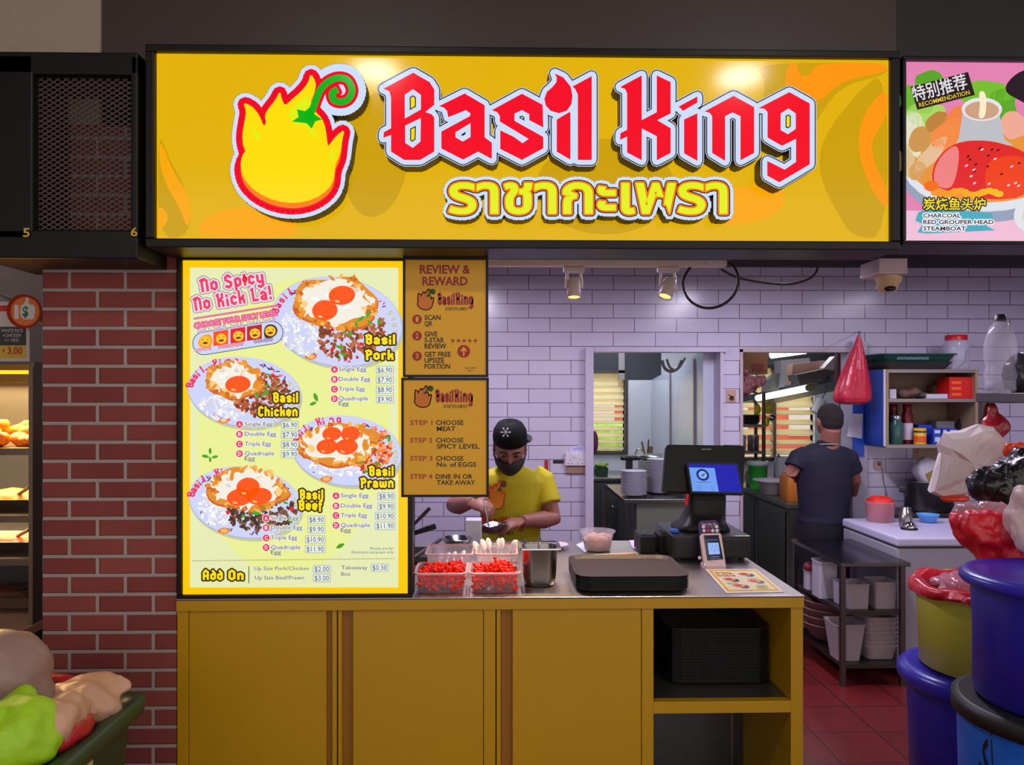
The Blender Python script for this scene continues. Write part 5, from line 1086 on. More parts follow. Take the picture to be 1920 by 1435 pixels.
lump('trash_bag', 'clear crumpled plastic bag stuffed in the yellow green pail', 'bag', [((1.70, 2.72, dz+ph_-.01), (.11, .1, .06)), ((1.82, 2.74, dz+ph_-.02), (.1, .1, .05)), ((1.74, 2.84, dz+ph_-.02), (.12, .08, .04))], bagmat((206, 130, 150), .8, .15), .010, (.1, .05, 1))
drum('barrel', 'bright blue barrel with a black lid ring in the bottom right corner', (1.56, 2.1, 0), .245, .745, M((22, 96, 205), .4, noise=(4, .1)), None, M((22, 22, 24), .5), .97)
A = Art(lambda u, v, l: Vector((1.56+.2445*math.sin(u-.82), 2.1-.2445*math.cos(u-.82), v+.065))); bb_ = bpy.data.objects['barrel.001']
def curve_stroke(pts, w_): A.line(pts, w_, M((14, 16, 24), .6), 0)
curve_stroke(spline([(-.50, .60), (-.56, .57), (-.5, .53), (-.38, .52), (-.32, .48), (-.4, .44), (-.55, .45)], 6), .022); curve_stroke(spline([(-.62, .53), (-.5, .5), (-.36, .5), (-.22, .46)], 5), .016); curve_stroke([(-.46, .64), (-.42, .40)], .014)
mk = MB(); mk.v = A.mb.v; mk.f = A.mb.f; mk.m = [0]*len(mk.f); mk.sm = [False]*len(mk.f); mk.build('painted_mark', bb_, M((14, 16, 24), .6))
bk = (1.56, 2.1, .748); drum('bucket', 'violet blue lidded bucket standing on the bright blue barrel', bk, .212, .355, purple, purple2, None, .97)
# ---------------------------------------------------------------- steel rack, bottle and bags at the right edge
Yr = 3.3; rz_ = ZZ(737, Yr, 1850)
rk = thing('steel_rack', 'steel rack at the right edge with a water bottle on top', 'rack', (2.5, 3.1, 0))
rx0, rx1 = XX(1829, Yr), 3.0
b = MB(); b.box((rx0, Yr-.35, rz_-.04), (rx1, Yr, rz_)); b.build('top_shelf', rk, M((112, 104, 104), .3, .9), bevel=.003)
b = MB(); b.box((rx0-.17, Yr-.35, .785), (rx1, Yr, .81)); b.build('lower_shelf', rk, M((150, 146, 150), .25, .95))
for x in (rx0+.005, rx1-.04):
    for y in (Yr-.34, Yr-.04): MB().box((x, y, 0), (x+.03, y+.03, rz_-.04)).build('post', rk, M((96, 84, 82), .35, .9))
c_ = (XX(1871, Yr-.1)+.01, Yr-.1, rz_); wb = thing('water_bottle', 'large clear water bottle with a black cap on the steel rack', 'bottle', c_); h_ = ZZ(590, Yr-.1, 1870)-rz_; r = .062
b = MB(); b.lathe([(.001, .006), (r*.8, .002), (r*.95, .012), (r*.9, .05), (r, .075), (r*.9, .1), (r*.86, .115), (r*.98, .14), (r*.99, .2), (r*.92, .23), (r*.62, .28), (r*.34, .305), (r*.3, h_-.028)], c_, 32); b.build('body', wb, M((204, 202, 218), .08, alpha=.16), solid=.0015)
b = MB(); b.lathe([(r*.36, h_-.03), (r*.36, h_-.002), (r*.3, h_)], c_, 20, caps=True); b.build('cap', wb, M((34, 22, 30), .4)); b = MB(); b.lathe([(r*.7, .008), (r*.9, .014), (r*.86, .05), (.001, .051)], c_, 24); b.build('water', wb, M((190, 190, 206), .05, alpha=.35))
lump('black_bag', 'glossy dark plastic bag on the steel rack behind water bottle', 'bag', [((XX(1922, 3.22), 3.22, rz_+.085), (.09, .07, .095))], bagmat((58, 56, 62), .9, .2), .014, (.07, .05))
lump('red_bag', 'dark red bag tied under the rack behind the paper bag', 'bag', [(P(1866, 800, 3.25), (.06, .04, .06)), (P(1860, 775, 3.25), (.02, .02, .05))], bagmat((160, 20, 36)), .01, (.05, .03))
Yv = 2.95
def crumple(name, label, cat_, pts, Y, dep, mat, seed=1, amp=.02, n=7):
    # a bag body between an outline and its own thickness, creased
    r = random.Random(seed); b = MB(); fr_, bk_ = [], []
    cx_ = sum(p[0] for p in pts)/len(pts); cy_ = sum(p[1] for p in pts)/len(pts)
    rings = []
    for k, (s_, d_) in enumerate(((.02, -.5), (.45, -.46), (.78, -.34), (.95, -.16), (1, 0), (.95, .2), (.7, .42), (.02, .5))):
        rings.append([P(cx_+(x-cx_)*s_, cy_+(y-cy_)*s_, Y)+Vector((0, d_*dep+r.uniform(-amp, amp)*(s_ > .1), r.uniform(-amp, amp)*.3)) for x, y in pts])
    b.loft(rings, smooth=False); return b.build(name, None, mat, label=label, cat=cat_)
paperw = M((216, 200, 204), .6, noise=(7, .06), bump=(9, .5))
crumple('paper_bag', 'crumpled white paper bag hanging from the steel rack', 'bag', [(1768,812),(1800,806),(1836,794),(1862,803),(1888,826),(1884,850),(1862,872),(1840,884),(1826,910),(1812,930),(1790,938),(1760,932),(1742,924),(1752,890),(1764,850),(1760,832)], 3.05, .1, paperw, 5, .012)
lump('garbage_bag', 'shiny black knotted garbage bag on top of the red bag', 'bag', [(P(1862, 915, 2.7), (.085, .09, .085)), (P(1900, 905, 2.75), (.1, .09, .09)), (P(1838, 885, 2.7), (.03, .03, .03)), (P(1880, 872, 2.7), (.03, .04, .03)), (P(1925, 880, 2.75), (.08, .09, .1))], bagmat((20, 20, 24), 1, .3), .010, (.12, .06, 1))
lump('garbage_bag', 'bright red tied garbage bag slumped over the violet blue bucket', 'bag', [(P(1850, 995, 2.45), (.1, .12, .085)), (P(1900, 1010, 2.45), (.11, .12, .09)), (P(1815, 978, 2.45), (.055, .07, .05)), (P(1795, 962, 2.5), (.03, .03, .022)), (P(1880, 1040, 2.42), (.085, .09, .07))], bagmat((214, 16, 40), 1, .4), .010, (.16, .06, 1))
lump('plastic_bag', 'clear pinkish plastic bag poking out between red and black bags', 'bag', [(P(1818, 966, 2.5), (.05, .05, .035)), (P(1868, 962, 2.52), (.06, .06, .03))], bagmat((200, 150, 160), .75, .15), .01, (.05, .04))
lump('white_bag', 'full white plastic bag at the right edge over the red bag', 'bag', [(P(1925, 980, 2.3), (.06, .07, .095)), (P(1915, 940, 2.3), (.035, .05, .05))], bagmat((222, 190, 186), 1, .45), .010, (.14, .045, 1))
lump('orange_bag', 'orange red plastic strip dangling between the paper and black bags', 'bag', [(P(1895, 845, 2.95), (.03, .02, .035)), (P(1912, 838, 2.9), (.03, .02, .02))], bagmat((226, 60, 30)), .008, (.05, .02))
lump('orange_bag', 'flat orange red plastic flap under the bottom of the paper bag', 'bag', [(P(1790, 935, 3.03), (.06, .03, .014))], bagmat((226, 60, 30)), .008, (.05, .02))

# ================================================================= PEOPLE
def ringz(cx, cy, z, hx, hy, n=28, sq=.0): 
    o = []
    for k in range(n):
        t = 2*math.pi*k/n; c, s = math.cos(t), math.sin(t); e = 1-sq
        o.append(Vector((cx+hx*math.copysign(abs(c)**e, c), cy+hy*math.copysign(abs(s)**e, s), z)))
    return o
def hand(b, wrist, d, up, curl=.5, s=1.0, thumb=1):
    # palm, four bent fingers of different lengths and a thumb from the side of the palm
    d = Vector(d).normalized(); up = Vector(up); up = (up-d*up.dot(d)).normalized(); sd = d.cross(up)
    w_ = Vector(wrist); pc = w_+d*.045*s
    T = Matrix((d, sd, up)).transposed(); b.ell(pc, (.05*s, .040*s, .017*s), None, 12, T=T)
    for i, (o, L) in enumerate(((-.029, .064), (-.010, .075), (.010, .070), (.029, .054))):
        p0 = w_+d*.075*s+sd*o*s; a1, a2, a3 = curl*.6, curl*1.4, curl*2.1
        p1 = p0+(d*math.cos(a1)-up*math.sin(a1))*L*.42*s; p2 = p1+(d*math.cos(a2)-up*math.sin(a2))*L*.33*s; p3 = p2+(d*math.cos(a3)-up*math.sin(a3))*L*.25*s
        b.tube([p0-d*.02*s, p0, p1, p2, p3], [.0095*s, .0098*s, .009*s, .0082*s, .0062*s], 8)
    p0 = w_+d*.022*s+sd*.03*s*thumb; p1 = p0+(d*.6+sd*.75*thumb-up*.25).normalized()*.034*s; p2 = p1+(d*.9+sd*.1*thumb-up*.5).normalized()*.03*s
    b.tube([p0-sd*.012*thumb*s, p0, p1, p2], [.012*s, .0115*s, .0105*s, .0075*s], 8)
skin1 = M((156, 98, 84), .5, noise=(14, .12), sss=.03); skin2 = M((150, 92, 80), .55, noise=(14, .1), sss=.03)
YK = 3.95; K = lambda x, y, Y=YK: P(x, y, Y)
ck = thing('person', 'person in yellow shirt, black cap and mask, spooning food into a foil bowl', 'person', (XX(957, YK), YK, 0))
hc = K(956, 838, 3.90); T_ = rx(.42)                       # head bowed towards the hands
b = MB()
b.ell(hc, (.076, .096, .105), None, 18, T=T_); b.ell(hc+T_ @ Vector((0, -.022, -.065)), (.06, .07, .06), None, 14, T=T_); b.ell(hc+T_ @ Vector((0, -.1, -.025)), (.013, .016, .026), None, 10, T=T_)
b.ell(hc+T_ @ Vector((0, -.088, .012)), (.05, .016, .014), None, 10, T=T_)
for sg_ in (-1, 1): b.ell(hc+T_ @ Vector((sg_*.077, .012, -.02)), (.012, .02, .032), None, 10, T=T_)
b.tube([hc+Vector((0, .03, -.05)), K(960, 880, 3.96), K(960, 900, 3.97)], [.055, .06, .075], 14)
cx_ = XX(958, YK)
b.loft([ringz(cx_, 3.97, ZZ(y, 3.97, 958), hx, hy) for y, hx, hy in ((886, .13, .08), (900, .17, .09), (935, .155, .1), (990, .14, .1), (1030, .145, .1), (1060, .15, .1))])
for sg_ in (-1, 1): b.tube([(cx_+sg_*.08, 3.97, .85), (cx_+sg_*.09, 3.95, .45), (cx_+sg_*.09, 3.97, .05)], [.085, .062, .045], 12); b.ell((cx_+sg_*.095, 3.92, .035), (.045, .12, .035), None, 10)
sR, eR, wR = K(1018, 902, 3.98), K(1036, 974, 3.92), K(979, 977, 3.72)
sL, eL, wL = K(894, 902, 3.98), K(851, 950, 3.90), K(884, 943, 3.72)
for s_, e_, w_ in ((sR, eR, wR), (sL, eL, wL)):
    b.tube([s_, s_.lerp(e_, .5), e_, e_.lerp(w_, .3), e_.lerp(w_, .7), w_], [.056, .05, .045, .046, .036, .028], 12)
hand(b, wR, K(945, 987, 3.68)-wR, (-.2, -.5, 1), .55, 1.0, 1); hand(b, wL, K(912, 951, 3.68)-wL, (-.1, -.6, .8), .9, 1.0, -1)
body = b.build('body', ck, skin1, remesh=.0055, sm=3)
yl = M((196, 180, 12), .75, noise=(9, .07), bump=(14, .25))
b = MB(); shx = lambda y: None
TR = ((874, .066, .07), (880, .105, .085), (888, .165, .1), (902, .19, .112), (930, .172, .122), (965, .158, .124), (1000, .154, .126), (1050, .162, .13))
b.loft([ringz(cx_, 3.97, ZZ(y, 3.97, 958), hx, hy, 32) for y, hx, hy in TR])
for s_, e_, q in ((sR, eR, .60), (sL, eL, .55)): b.tube([s_+Vector((-.05 if s_ is sR else .05, 0, .03)), s_, s_.lerp(e_, q*.6), s_.lerp(e_, q)], [.062, .066, .066, .068], 14)
b.build('shirt', ck, yl, remesh=.007, sm=4)
def onshirt(x, y, l):
    p = P(x, y, 3.85)
    z = p.z
    hy = .126; hx = .17
    for _ in range(2):
        dx = max(-.95, min(.95, (p.x-cx_)/hx)); p = P(x, y, 3.97-hy*math.sqrt(1-dx*dx)-.004-l*.0009)
    return p
A = Art(onshirt); rd_ = M((206, 44, 28), .6); og_ = M((232, 140, 24), .6); gn_ = M((40, 90, 50), .6); bk_ = M((70, 40, 24), .6)
flame_emblem(A, lambda u, v: (911+.0415*u, 894+.0415*v*1.45), .05, (rd_, og_, gn_, None), 1)
A.text('BasilKing', 900, 984, 19, rd_, 2, 982, gothic=True, w=.11, rot=.08); A.text('ราชากะเพรา', 915, 1003, 8, bk_, 2, 962, bold=.02); A.build('shirt_print', ck)
MB().loft([ringz(cx_, 3.97, z, hx, hy, 24) for z, hx, hy in ((.82, .16, .12), (.8, .17, .125), (.76, .17, .12))]).build('trousers', ck, M((34, 34, 40), .8))
b = MB()                                                    # cap worn back to front
prof = [(1.0, -.02), (1.02, .25), (.97, .55), (.8, .82), (.45, .98), (.01, 1.02)]
b.lathe([(r*.084, z*.098) for r, z in prof], hc+T_ @ Vector((0, .006, .036)), 28, None, 1, 1.2, T=T_); capo = b.build('cap', ck, M((15, 15, 16), .85, spec=.2, bump=(60, .2)), solid=.004)
b = MB(); Tb = T_ @ rz(-.9); c2 = hc+T_ @ Vector((0, .004, .02)); b.prism([c2+Tb @ Vector((.075*math.cos(t), .095*math.sin(t)+(.035 if math.sin(t) > .3 else 0), .012-.2*max(0, math.sin(t))*.06)) for t in [math.pi*k/14 for k in range(15)]], T_ @ Vector((0, 0, .006)), None); b.build('brim', capo, M((24, 24, 26), .7))
q = K(948, 811, 3.772); b = MB(); lg = M((200, 200, 206), .6)
for a_ in (0, math.pi/3, 2*math.pi/3):
    v = Vector((math.cos(a_), .0, math.sin(a_)))*.021; b.tube([q-v, q+v], .0022, 5)
    for e_ in (q-v, q+v): b.ell(e_, .0045, None, 6)
b.build('cap_emblem', capo, lg)
b = MB()                                                    # face mask
rings = []
for z, w_, d_ in ((-.034, .078, .112), (-.05, .080, .126), (-.075, .076, .126), (-.098, .066, .112), (-.122, .045, .088)):
    rings.append([hc+T_ @ Vector((w_*math.sin(t), .004-d_*math.cos(t), z)) for t in [math.radians(-80+160*k/16) for k in range(17)]])
b.loft(rings, caps=False, closed=False)
for sg_ in (-1, 1): b.tube([hc+T_ @ Vector((sg_*.075, -.015, -.02)), hc+T_ @ Vector((sg_*.083, .01, -.005)), hc+T_ @ Vector((sg_*.083, .03, .0))], .003, 5); b.tube([hc+T_ @ Vector((sg_*.072, -.015, -.07)), hc+T_ @ Vector((sg_*.083, .015, -.045))], .003, 5)
b.build('face_mask', ck, M((30, 28, 32), .8), solid=.003)
b = MB(); hm = M((34, 24, 22), .8)
for sg_ in (-1, 1): b.tube([hc+T_ @ Vector((sg_*x, y, z)) for x, y, z in ((.012, -.102, .012), (.035, -.098, .02), (.054, -.086, .012))], [.004, .0055, .003], 6)
b.build('eyebrow', ck, hm); b = MB()
for sg_ in (-1, 1): b = MB(); b.ell(hc+T_ @ Vector((sg_*.031, -.0945, -.006)), (.014, .006, .006), None, 8, T=T_); b.build('eye', ck, M((40, 30, 30), .3))
b = MB()
for sg_ in (-1, 1): b.ell(hc+T_ @ Vector((sg_*.072, .03, .0)), (.012, .05, .03), None, 10, T=T_)
b.ell(hc+T_ @ Vector((0, .05, -.02)), (.074, .055, .06), None, 12, T=T_); b.build('hair', ck, hm)
# what the cook holds
q = K(922, 998, 3.66); fb = MB(); r_ = random.Random(5); rings = []
for r, z in ((.001, 0), (.035, .001), (.05, .012), (.066, .034), (.07, .038), (.066, .037), (.048, .014), (.001, .006)):
    rings.append([Vector((q.x+r*1.05*math.cos(t)*(1+.05*math.sin(9*t)), q.y+r*.85*math.sin(t), q.z+z*(1+.12*math.sin(5*t))+.1*r*math.cos(t))) for t in [2*math.pi*k/26 for k in range(26)]])
fb.loft(rings, caps=False); fb.build('foil_bowl', None, M((150, 150, 155), .3, 1, bump=(50, .5)), label='crinkled silver foil bowl held in the hand of the yellow shirted cook', cat='bowl')
MB().tube([K(906, 938, 3.66), K(911, 960, 3.655), K(917, 990, 3.655)], .0035, 6, ).build('spoon', None, chrome, label='thin metal spoon in the raised hand of the yellow shirted cook', cat='spoon')
# ---------------------------------------------------------------- second person, seen from behind
Y2 = 5.14; G = lambda x, y, Y=Y2: P(x, y, Y)
pp = thing('person', 'person seen from behind in a dark navy polo shirt working at the back counter', 'person', (XX(1547, Y2), Y2, 0))
cx2 = XX(1545, Y2); h2 = G(1556, 789, 5.10); T2 = rx(.25)
b = MB(); b.ell(h2, (.078, .098, .112), None, 16, T=T2); b.ell(h2+T2 @ Vector((0, .04, -.06)), (.058, .07, .06), None, 12, T=T2)
for sg_ in (-1, 1): b.ell(h2+T2 @ Vector((sg_*.08, .0, -.015)), (.012, .022, .032), None, 10, T=T2)
b.tube([h2+Vector((0, -.03, -.05)), G(1556, 826, 5.1), G(1550, 846, 5.12)], [.06, .064, .085], 14)
b.loft([ringz(cx2, Y2, ZZ(y, Y2, 1545), hx, hy) for y, hx, hy in ((838, .13, .08), (860, .18, .1), (900, .165, .11), (960, .15, .11), (990, .16, .12), (1012, .16, .12))])
for sg_ in (-1, 1): b.tube([(cx2+sg_*.08, Y2, .68), (cx2+sg_*.085, Y2-.02, .38), (cx2+sg_*.085, Y2, .05)], [.09, .062, .045], 12); b.ell((cx2+sg_*.09, Y2+.05, .035), (.045, .12, .035), None, 10)
s_, e_, w_ = G(1500, 858), G(1484, 884, 5.12), G(1500, 896, 5.36); b.tube([s_, s_.lerp(e_, .6), e_, e_.lerp(w_, .4), w_], [.056, .05, .046, .04, .028], 12); hand(b, w_, (.3, 1, -.1), (0, 0, 1), .6, .95, 1)
s_, e_, w_ = G(1588, 858), G(1602, 898, 5.18), G(1600, 926, 5.36); b.tube([s_, s_.lerp(e_, .6), e_, e_.lerp(w_, .4), w_], [.056, .05, .044, .038, .028], 12); hand(b, w_, (-.2, 1, -.2), (0, 0, 1), .6, .95, -1)
b.build('body', pp, skin2, remesh=.006, sm=3)
nv = M((21, 19, 44), .8, noise=(8, .2), bump=(10, .5))
b = MB(); b.loft([ringz(cx2, Y2, ZZ(y, Y2, 1545), hx, hy, 32) for y, hx, hy in ((832, .085, .08), (840, .14, .1), (850, .185, .115), (865, .205, .125), (900, .185, .13), (940, .172, .13), (966, .165, .135), (976, .176, .142), (984, .165, .135))])
for s_, e_ in ((G(1498, 858), G(1486, 884, 5.12)), (G(1590, 858), G(1601, 894, 5.17))): b.tube([s_+Vector((.05 if s_.x < cx2 else -.05, 0, .02)), s_, s_.lerp(e_, .75)], [.062, .066, .07], 14)
b.build('polo_shirt', pp, nv, remesh=.008, sm=4)
b = MB(); b.lathe([(.07, -.006), (.074, .012), (.064, .034), (.06, .034)], G(1552, 836, 5.115), 24, sy=1.05, T=rx(-.1)); co = b.build('collar', pp, M((24, 24, 34), .8), solid=.004)
MB().lathe([(.0755, .006), (.0755, .012)], G(1552, 836, 5.115), 24, sy=1.05, T=rx(-.1)).build('collar_stripe', co, M((190, 200, 190), .7))
MB().loft([ringz(cx2, Y2, z, hx, hy, 24, .1) for z, hx, hy in ((ZZ(976, Y2), .168, .135), (.68, .178, .145), (.6, .175, .14), (.4, .16, .12), (.12, .15, .1))]).build('trousers', pp, M((16, 15, 28), .85, bump=(8, .5)))
b = MB(); b.ell(h2+T2 @ Vector((0, -.0, .032)), (.081, .1, .086), None, 16, T=T2); b.ell(h2+T2 @ Vector((0, -.03, .0)), (.075, .072, .07), None, 12, T=T2); b.build('hair', pp, M((34, 27, 26), .85, noise=(60, .5), bump=(120, .8)), remesh=.006, sm=2)
# ================================================================= BEHIND THE WALL, LEFT DOORWAY
qx0, qx1 = .93, 1.48; qz = ZZ(937, 5.55, 1250)
wtb = thing('work_table', 'steel work table holding stacks of white plates behind the left doorway', 'table', ((qx0+qx1)/2, 6, 0))
MB().box((qx0, 5.56, qz-.03), (qx1, 6.5, qz)).build('tabletop', wtb, M((120, 120, 114), .25, 1), bevel=.003)
MB().box((qx0+.1, 5.6, .1), (qx1-.01, 6.46, qz-.03)).build('body', wtb, M((116, 120, 110), .4, .3)); 
for x in (qx0+.02, qx0+.06): MB().tube([(x, 5.58, 0), (x, 5.58, qz-.03)], .012, 8).build('leg', wtb, steeld)
pm = M((204, 200, 214), .35); g1 = 'plates in the shorter stack'; g2 = 'plates in the taller stack'
def stack(x, Y, n, r, lab, grp, labt, dz=.0095):
    c_ = (XX(x, Y), Y, qz); o = plate_obj('dinner_plate', lab, c_, r, pm, grp, 20)
    for i in range(1, n-1): dup(o, (.0015*math.sin(i*2.3), 0, i*dz))
    plate_obj('dinner_plate', labt, (c_[0], c_[1], qz+(n-1)*dz), r, pm, None, 24)
zt1 = ZZ(885, 5.75, 1190)-qz; zt2 = ZZ(862, 5.9, 1235)-qz
stack(1188, 5.75, int(zt1/.0095), .098, 'white plate in the shorter of two plate stacks, below its top plate', g1, 'white plate topping the shorter of the two plate stacks')
stack(1238, 5.9, int(zt2/.0095), .105, 'white plate in the taller plate stack behind the till, below its top plate', g2, 'white plate topping the taller of the two plate stacks')
sk = thing('sink_cabinet', 'steel sink cabinet under the louvred window of the left doorway', 'cabinet', (.9, 7.0, 0)); sz_ = ZZ(893, 6.9, 1140)
MB().box((.3, 6.75, sz_-.03), (1.48, 7.39, sz_)).build('worktop', sk, steel, bevel=.003); MB().box((.32, 6.78, .08), (1.46, 7.38, sz_-.03)).build('body', sk, M((98, 102, 104), .4, .3))
b = MB(); 
for x in (1.02, 1.10): b.tube([(x, 6.76, sz_-.25), (x+.03, 6.73, sz_-.26), (x+.05, 6.76, sz_-.25)], .006, 6)
b.build('handle', sk, chrome); MB().box((.93, 6.765, sz_-.5), (.97, 6.78, sz_-.1)).build('side_pipe', sk, steel)
fa = thing('tap', 'curved chrome tap rising behind the plate stacks', 'tap', (XX(1205, 6.95), 6.95, sz_)); fz_ = ZZ(842, 6.95, 1200)
b = MB(); b.tube(spline([(XX(1209, 6.95), 6.95, sz_), (XX(1209, 6.95), 6.95, fz_-.05), (XX(1204, 6.95), 6.95, fz_-.012), (XX(1197, 6.95), 6.95, fz_), (XX(1192, 6.95), 6.95, fz_-.02), (XX(1191, 6.95), 6.95, fz_-.05)], 5), .011, 8); b.build('spout', fa, chrome); MB().lathe([(.026, 0), (.022, .03)], (XX(1209, 6.95), 6.95, sz_), 14, caps=True).build('base', fa, chrome)
def crate(name, lab, cat_, x0, x1, y0, z, Y, d, mat): 
    X0, X1 = XX(x0, Y), XX(x1, Y); h = ZZ(y0, Y, x0)-z; b = MB(); b.rloft([((X1-X0)/2*.9, d/2*.9, .01, .001), ((X1-X0)/2, d/2, .012, h), ((X1-X0)/2-.008, d/2-.008, .012, h), ((X1-X0)/2*.88, d/2*.86, .01, .01)], ((X0+X1)/2, Y+d/2, z), caps=True); return b.build(name, None, mat, label=lab, cat=cat_)
crate('green_crate', 'small dark green crate of vegetables below the louvred window', 'crate', 1117, 1141, 878, sz_, 6.9, .2, M((30, 70, 40), .5))
lump('vegetables', 'pale green vegetables in the dark green crate', 'vegetable', [((XX(1126, 7), 7, sz_+.09), (.05, .06, .03)), ((XX(1135, 7), 7, sz_+.1), (.03, .04, .02))], M((130, 160, 80), .6, noise=(20, .4)), .012, (.04, .03))
gr_z = qz+.14; gl = thing('cooker', 'black and steel cooker with a wide lid behind the taller plates', 'cooker', (1.33, 6.25, qz))
b = MB(); b.box((1.16, 6.1, qz), (1.47, 6.45, qz+.14)); b.build('body', gl, M((46, 44, 44), .4)); zc2 = ZZ(856, 6.2, 1220); b = MB(); b.box((1.20, 6.1, qz+.14), (1.46, 6.45, zc2-.03), steel); b.build('steel_body', gl); b = MB(); b.lathe([(.16, -.03), (.17, -.02), (.165, 0), (.1, .012), (.001, .014)], (1.33, 6.28, zc2), 26, sy=.9); b.build('lid', gl, steel)
b = MB(); b.rloft([(.07, .05, .02, -.02), (.075, .055, .02, .0), (.06, .045, .02, .012)], (XX(1181, 6.1), 6.1, zc2), caps=True); b.box((XX(1178, 6.1)-.02, 6.07, qz+.12), (XX(1178, 6.1)+.03, 6.11, zc2)); b.build('handle', gl, blackm)
uh = thing('utensil_holder', 'pale holder of kitchen tongs and brushes against the corner', 'utensil holder', (XX(1214, 6.7), 6.7, sz_)); b = MB(); c_ = (XX(1214, 6.72), 6.72, sz_-.02); b = MB(); b.lathe([(.05, .0), (.055, .22)], c_, 16, caps=True); b.build('cup', uh, M((190, 190, 170), .5)); b = MB(); b.tube([(c_[0]-.02, c_[1], c_[2]+.2), (c_[0]-.05, c_[1], c_[2]+.34)], .008, 6); b.tube([(c_[0]+.02, c_[1], c_[2]+.2), (c_[0]+.03, c_[1], c_[2]+.3)], .02, 8); b.build('brush', uh, M((110, 104, 70), .6)); b = MB(); b.tube([(c_[0], c_[1], c_[2]+.2), (c_[0]+.01, c_[1], c_[2]+.36)], .007, 6); b.build('tongs', uh, M((120, 40, 40), .5))
hs = MB(); hs.tube(spline([(1.26, 5.8, 1.86), (1.28, 5.8, 1.80), (1.33, 5.8, 1.775), (1.38, 5.8, 1.80), (1.41, 5.8, 1.86)], 6), .012, 8); hs.tube(spline([(1.3, 5.82, 1.87), (1.33, 5.82, 1.80), (1.39, 5.82, 1.80), (1.44, 5.82, 1.88)], 6), .009, 8); hs.build('hose', None, M((120, 116, 116), .5), label='looped grey hose under the ceiling of the left doorway', cat='hose')
MB().pbox(1122, 653.5, 1170, 659, 5.5, 5.56).build('lit_tube', None, E((200, 226, 90), 1.2), label='thin lit yellow green lamp edge at top of the left doorway', cat='lamp')
pnk = MB(); pnk.ell((XX(1114, 5.56), 5.56, ZZ(830, 5.56)), (.03, .035, .085), None, 10); pnk.build('dark_hanging_cloth', None, M((90, 14, 70), .7), label='dark magenta cloth hanging just inside the left doorway jamb', cat='cloth')
# ================================================================= RIGHT DOORWAY
kz = .8; kx0, kx1, ky0, ky1 = 2.13, 2.95, 5.56, 6.98
kc = thing('kitchen_counter', 'long steel cupboard counter running back behind the right doorway', 'counter', ((kx0+kx1)/2, (ky0+ky1)/2, 0))
MB().box((kx0, ky0, kz-.035), (kx1, ky1, kz)).build('worktop', kc, M((140, 142, 128), .3, .6), bevel=.003); MB().box((kx0+.02, ky0+.01, .06), (kx1, ky1, kz-.035)).build('body', kc, M((96, 98, 90), .4, .3))
for y0, y1 in ((ky0+.04, ky0+.66), (ky0+.72, ky1-.05)):
    d = MB().box((kx0+.006, y0, .1), (kx0+.022, y1, kz-.06)).build('door', kc, M((104, 108, 98), .35, .3), bevel=.004); MB().box((kx0-.004, y0+.0, .1), (kx0+.008, y0+.02, kz-.06)).build('handle', d, steel)
def K2(x, y): return PZ(x, y, kz)
Yc_ = 5.75; c_ = (XX(1494, Yc_), Yc_, kz); cn = thing('canister', 'orange plastic canister on the counter beside the person in navy', 'canister', c_); hx = (XX(1513, Yc_)-XX(1461, Yc_))/2; hh = ZZ(884, Yc_, 1480)-kz
b = MB(); b.rloft([(hx*.94, .09, .03, .001), (hx, .1, .035, .02), (hx, .1, .035, hh*.78), (hx*.86, .085, .035, hh*.93), (hx*.5, .06, .03, hh)], c_, caps=True, smooth=True); b.build('body', cn, M((222, 132, 52), .35, noise=(5, .1))); MB().lathe([(.03, hh), (.03, hh+.03)], c_, 16, caps=True).build('cap', cn, M((190, 100, 40), .4))
Ye = 6.1; c_ = (XX(1446, Ye), Ye, kz); b = MB(); k = Ye/F; b.lathe([(22*k*.7, .001), (22*k*.8, .006), (24*k, .1), (34*k, .115), (33*k, .12), (22*k, .1), (20*k, .01), (.001, .008)], c_, 26); b.build('white_basin', None, M((206, 200, 214), .35), label='white rimmed basin on the counter left of the orange canister', cat='basin')
Yg = 6.45; c_ = (XX(1421, Yg), Yg, kz); k = Yg/F; hh = ZZ(864, Yg, 1421)-kz; gb_ = thing('green_bucket', 'bright green pail with a pale rim on the counter behind the right doorway', 'bucket', c_); b = MB(); b.lathe([(15*k, .001), (16*k, .006), (18*k, hh-.03), (18.5*k, hh-.03)], c_, 26, caps=True); b.build('body', gb_, M((80, 215, 84), .45)); b = MB(); b.lathe([(18*k, hh-.04), (19.5*k, hh-.035), (19.5*k, hh), (18*k, hh), (16.5*k, hh-.02)], c_, 26); b.build('rim', gb_, M((190, 200, 196), .4))
MB().rloft([(.12, .1, .02, 0), (.12, .1, .02, .06)], (XX(1430, 6.72), 6.72, kz), caps=True).build('white_tray', None, M((190, 190, 200), .4), label='white tray standing near the green pail by the tap', cat='tray')
tp = thing('tap', 'tall thin chrome tap beside the green pail', 'tap', (XX(1452, 6.5), 6.5, kz)); tz2 = ZZ(853, 6.5, 1455)
b = MB(); b.tube(spline([(XX(1452, 6.5), 6.5, kz), (XX(1453, 6.5), 6.5, kz+.2), (XX(1455, 6.5), 6.5, tz2-.02), (XX(1458, 6.5), 6.5, tz2), (XX(1462, 6.5), 6.5, tz2-.02)], 6), .009, 8); b.build('spout', tp, chrome); MB().lathe([(.03, 0), (.03, .04), (.014, .06)], (XX(1452, 6.5), 6.5, kz), 14, caps=True).build('base', tp, M((60, 56, 56), .4))
lump('plastic_bag', 'small pale bag with red things left of the green pail', 'bag', [((XX(1404, 6.72), 6.72, kz+.07), (.03, .05, .08))], bagmat((206, 170, 160), .9), .01, (.04, .03))
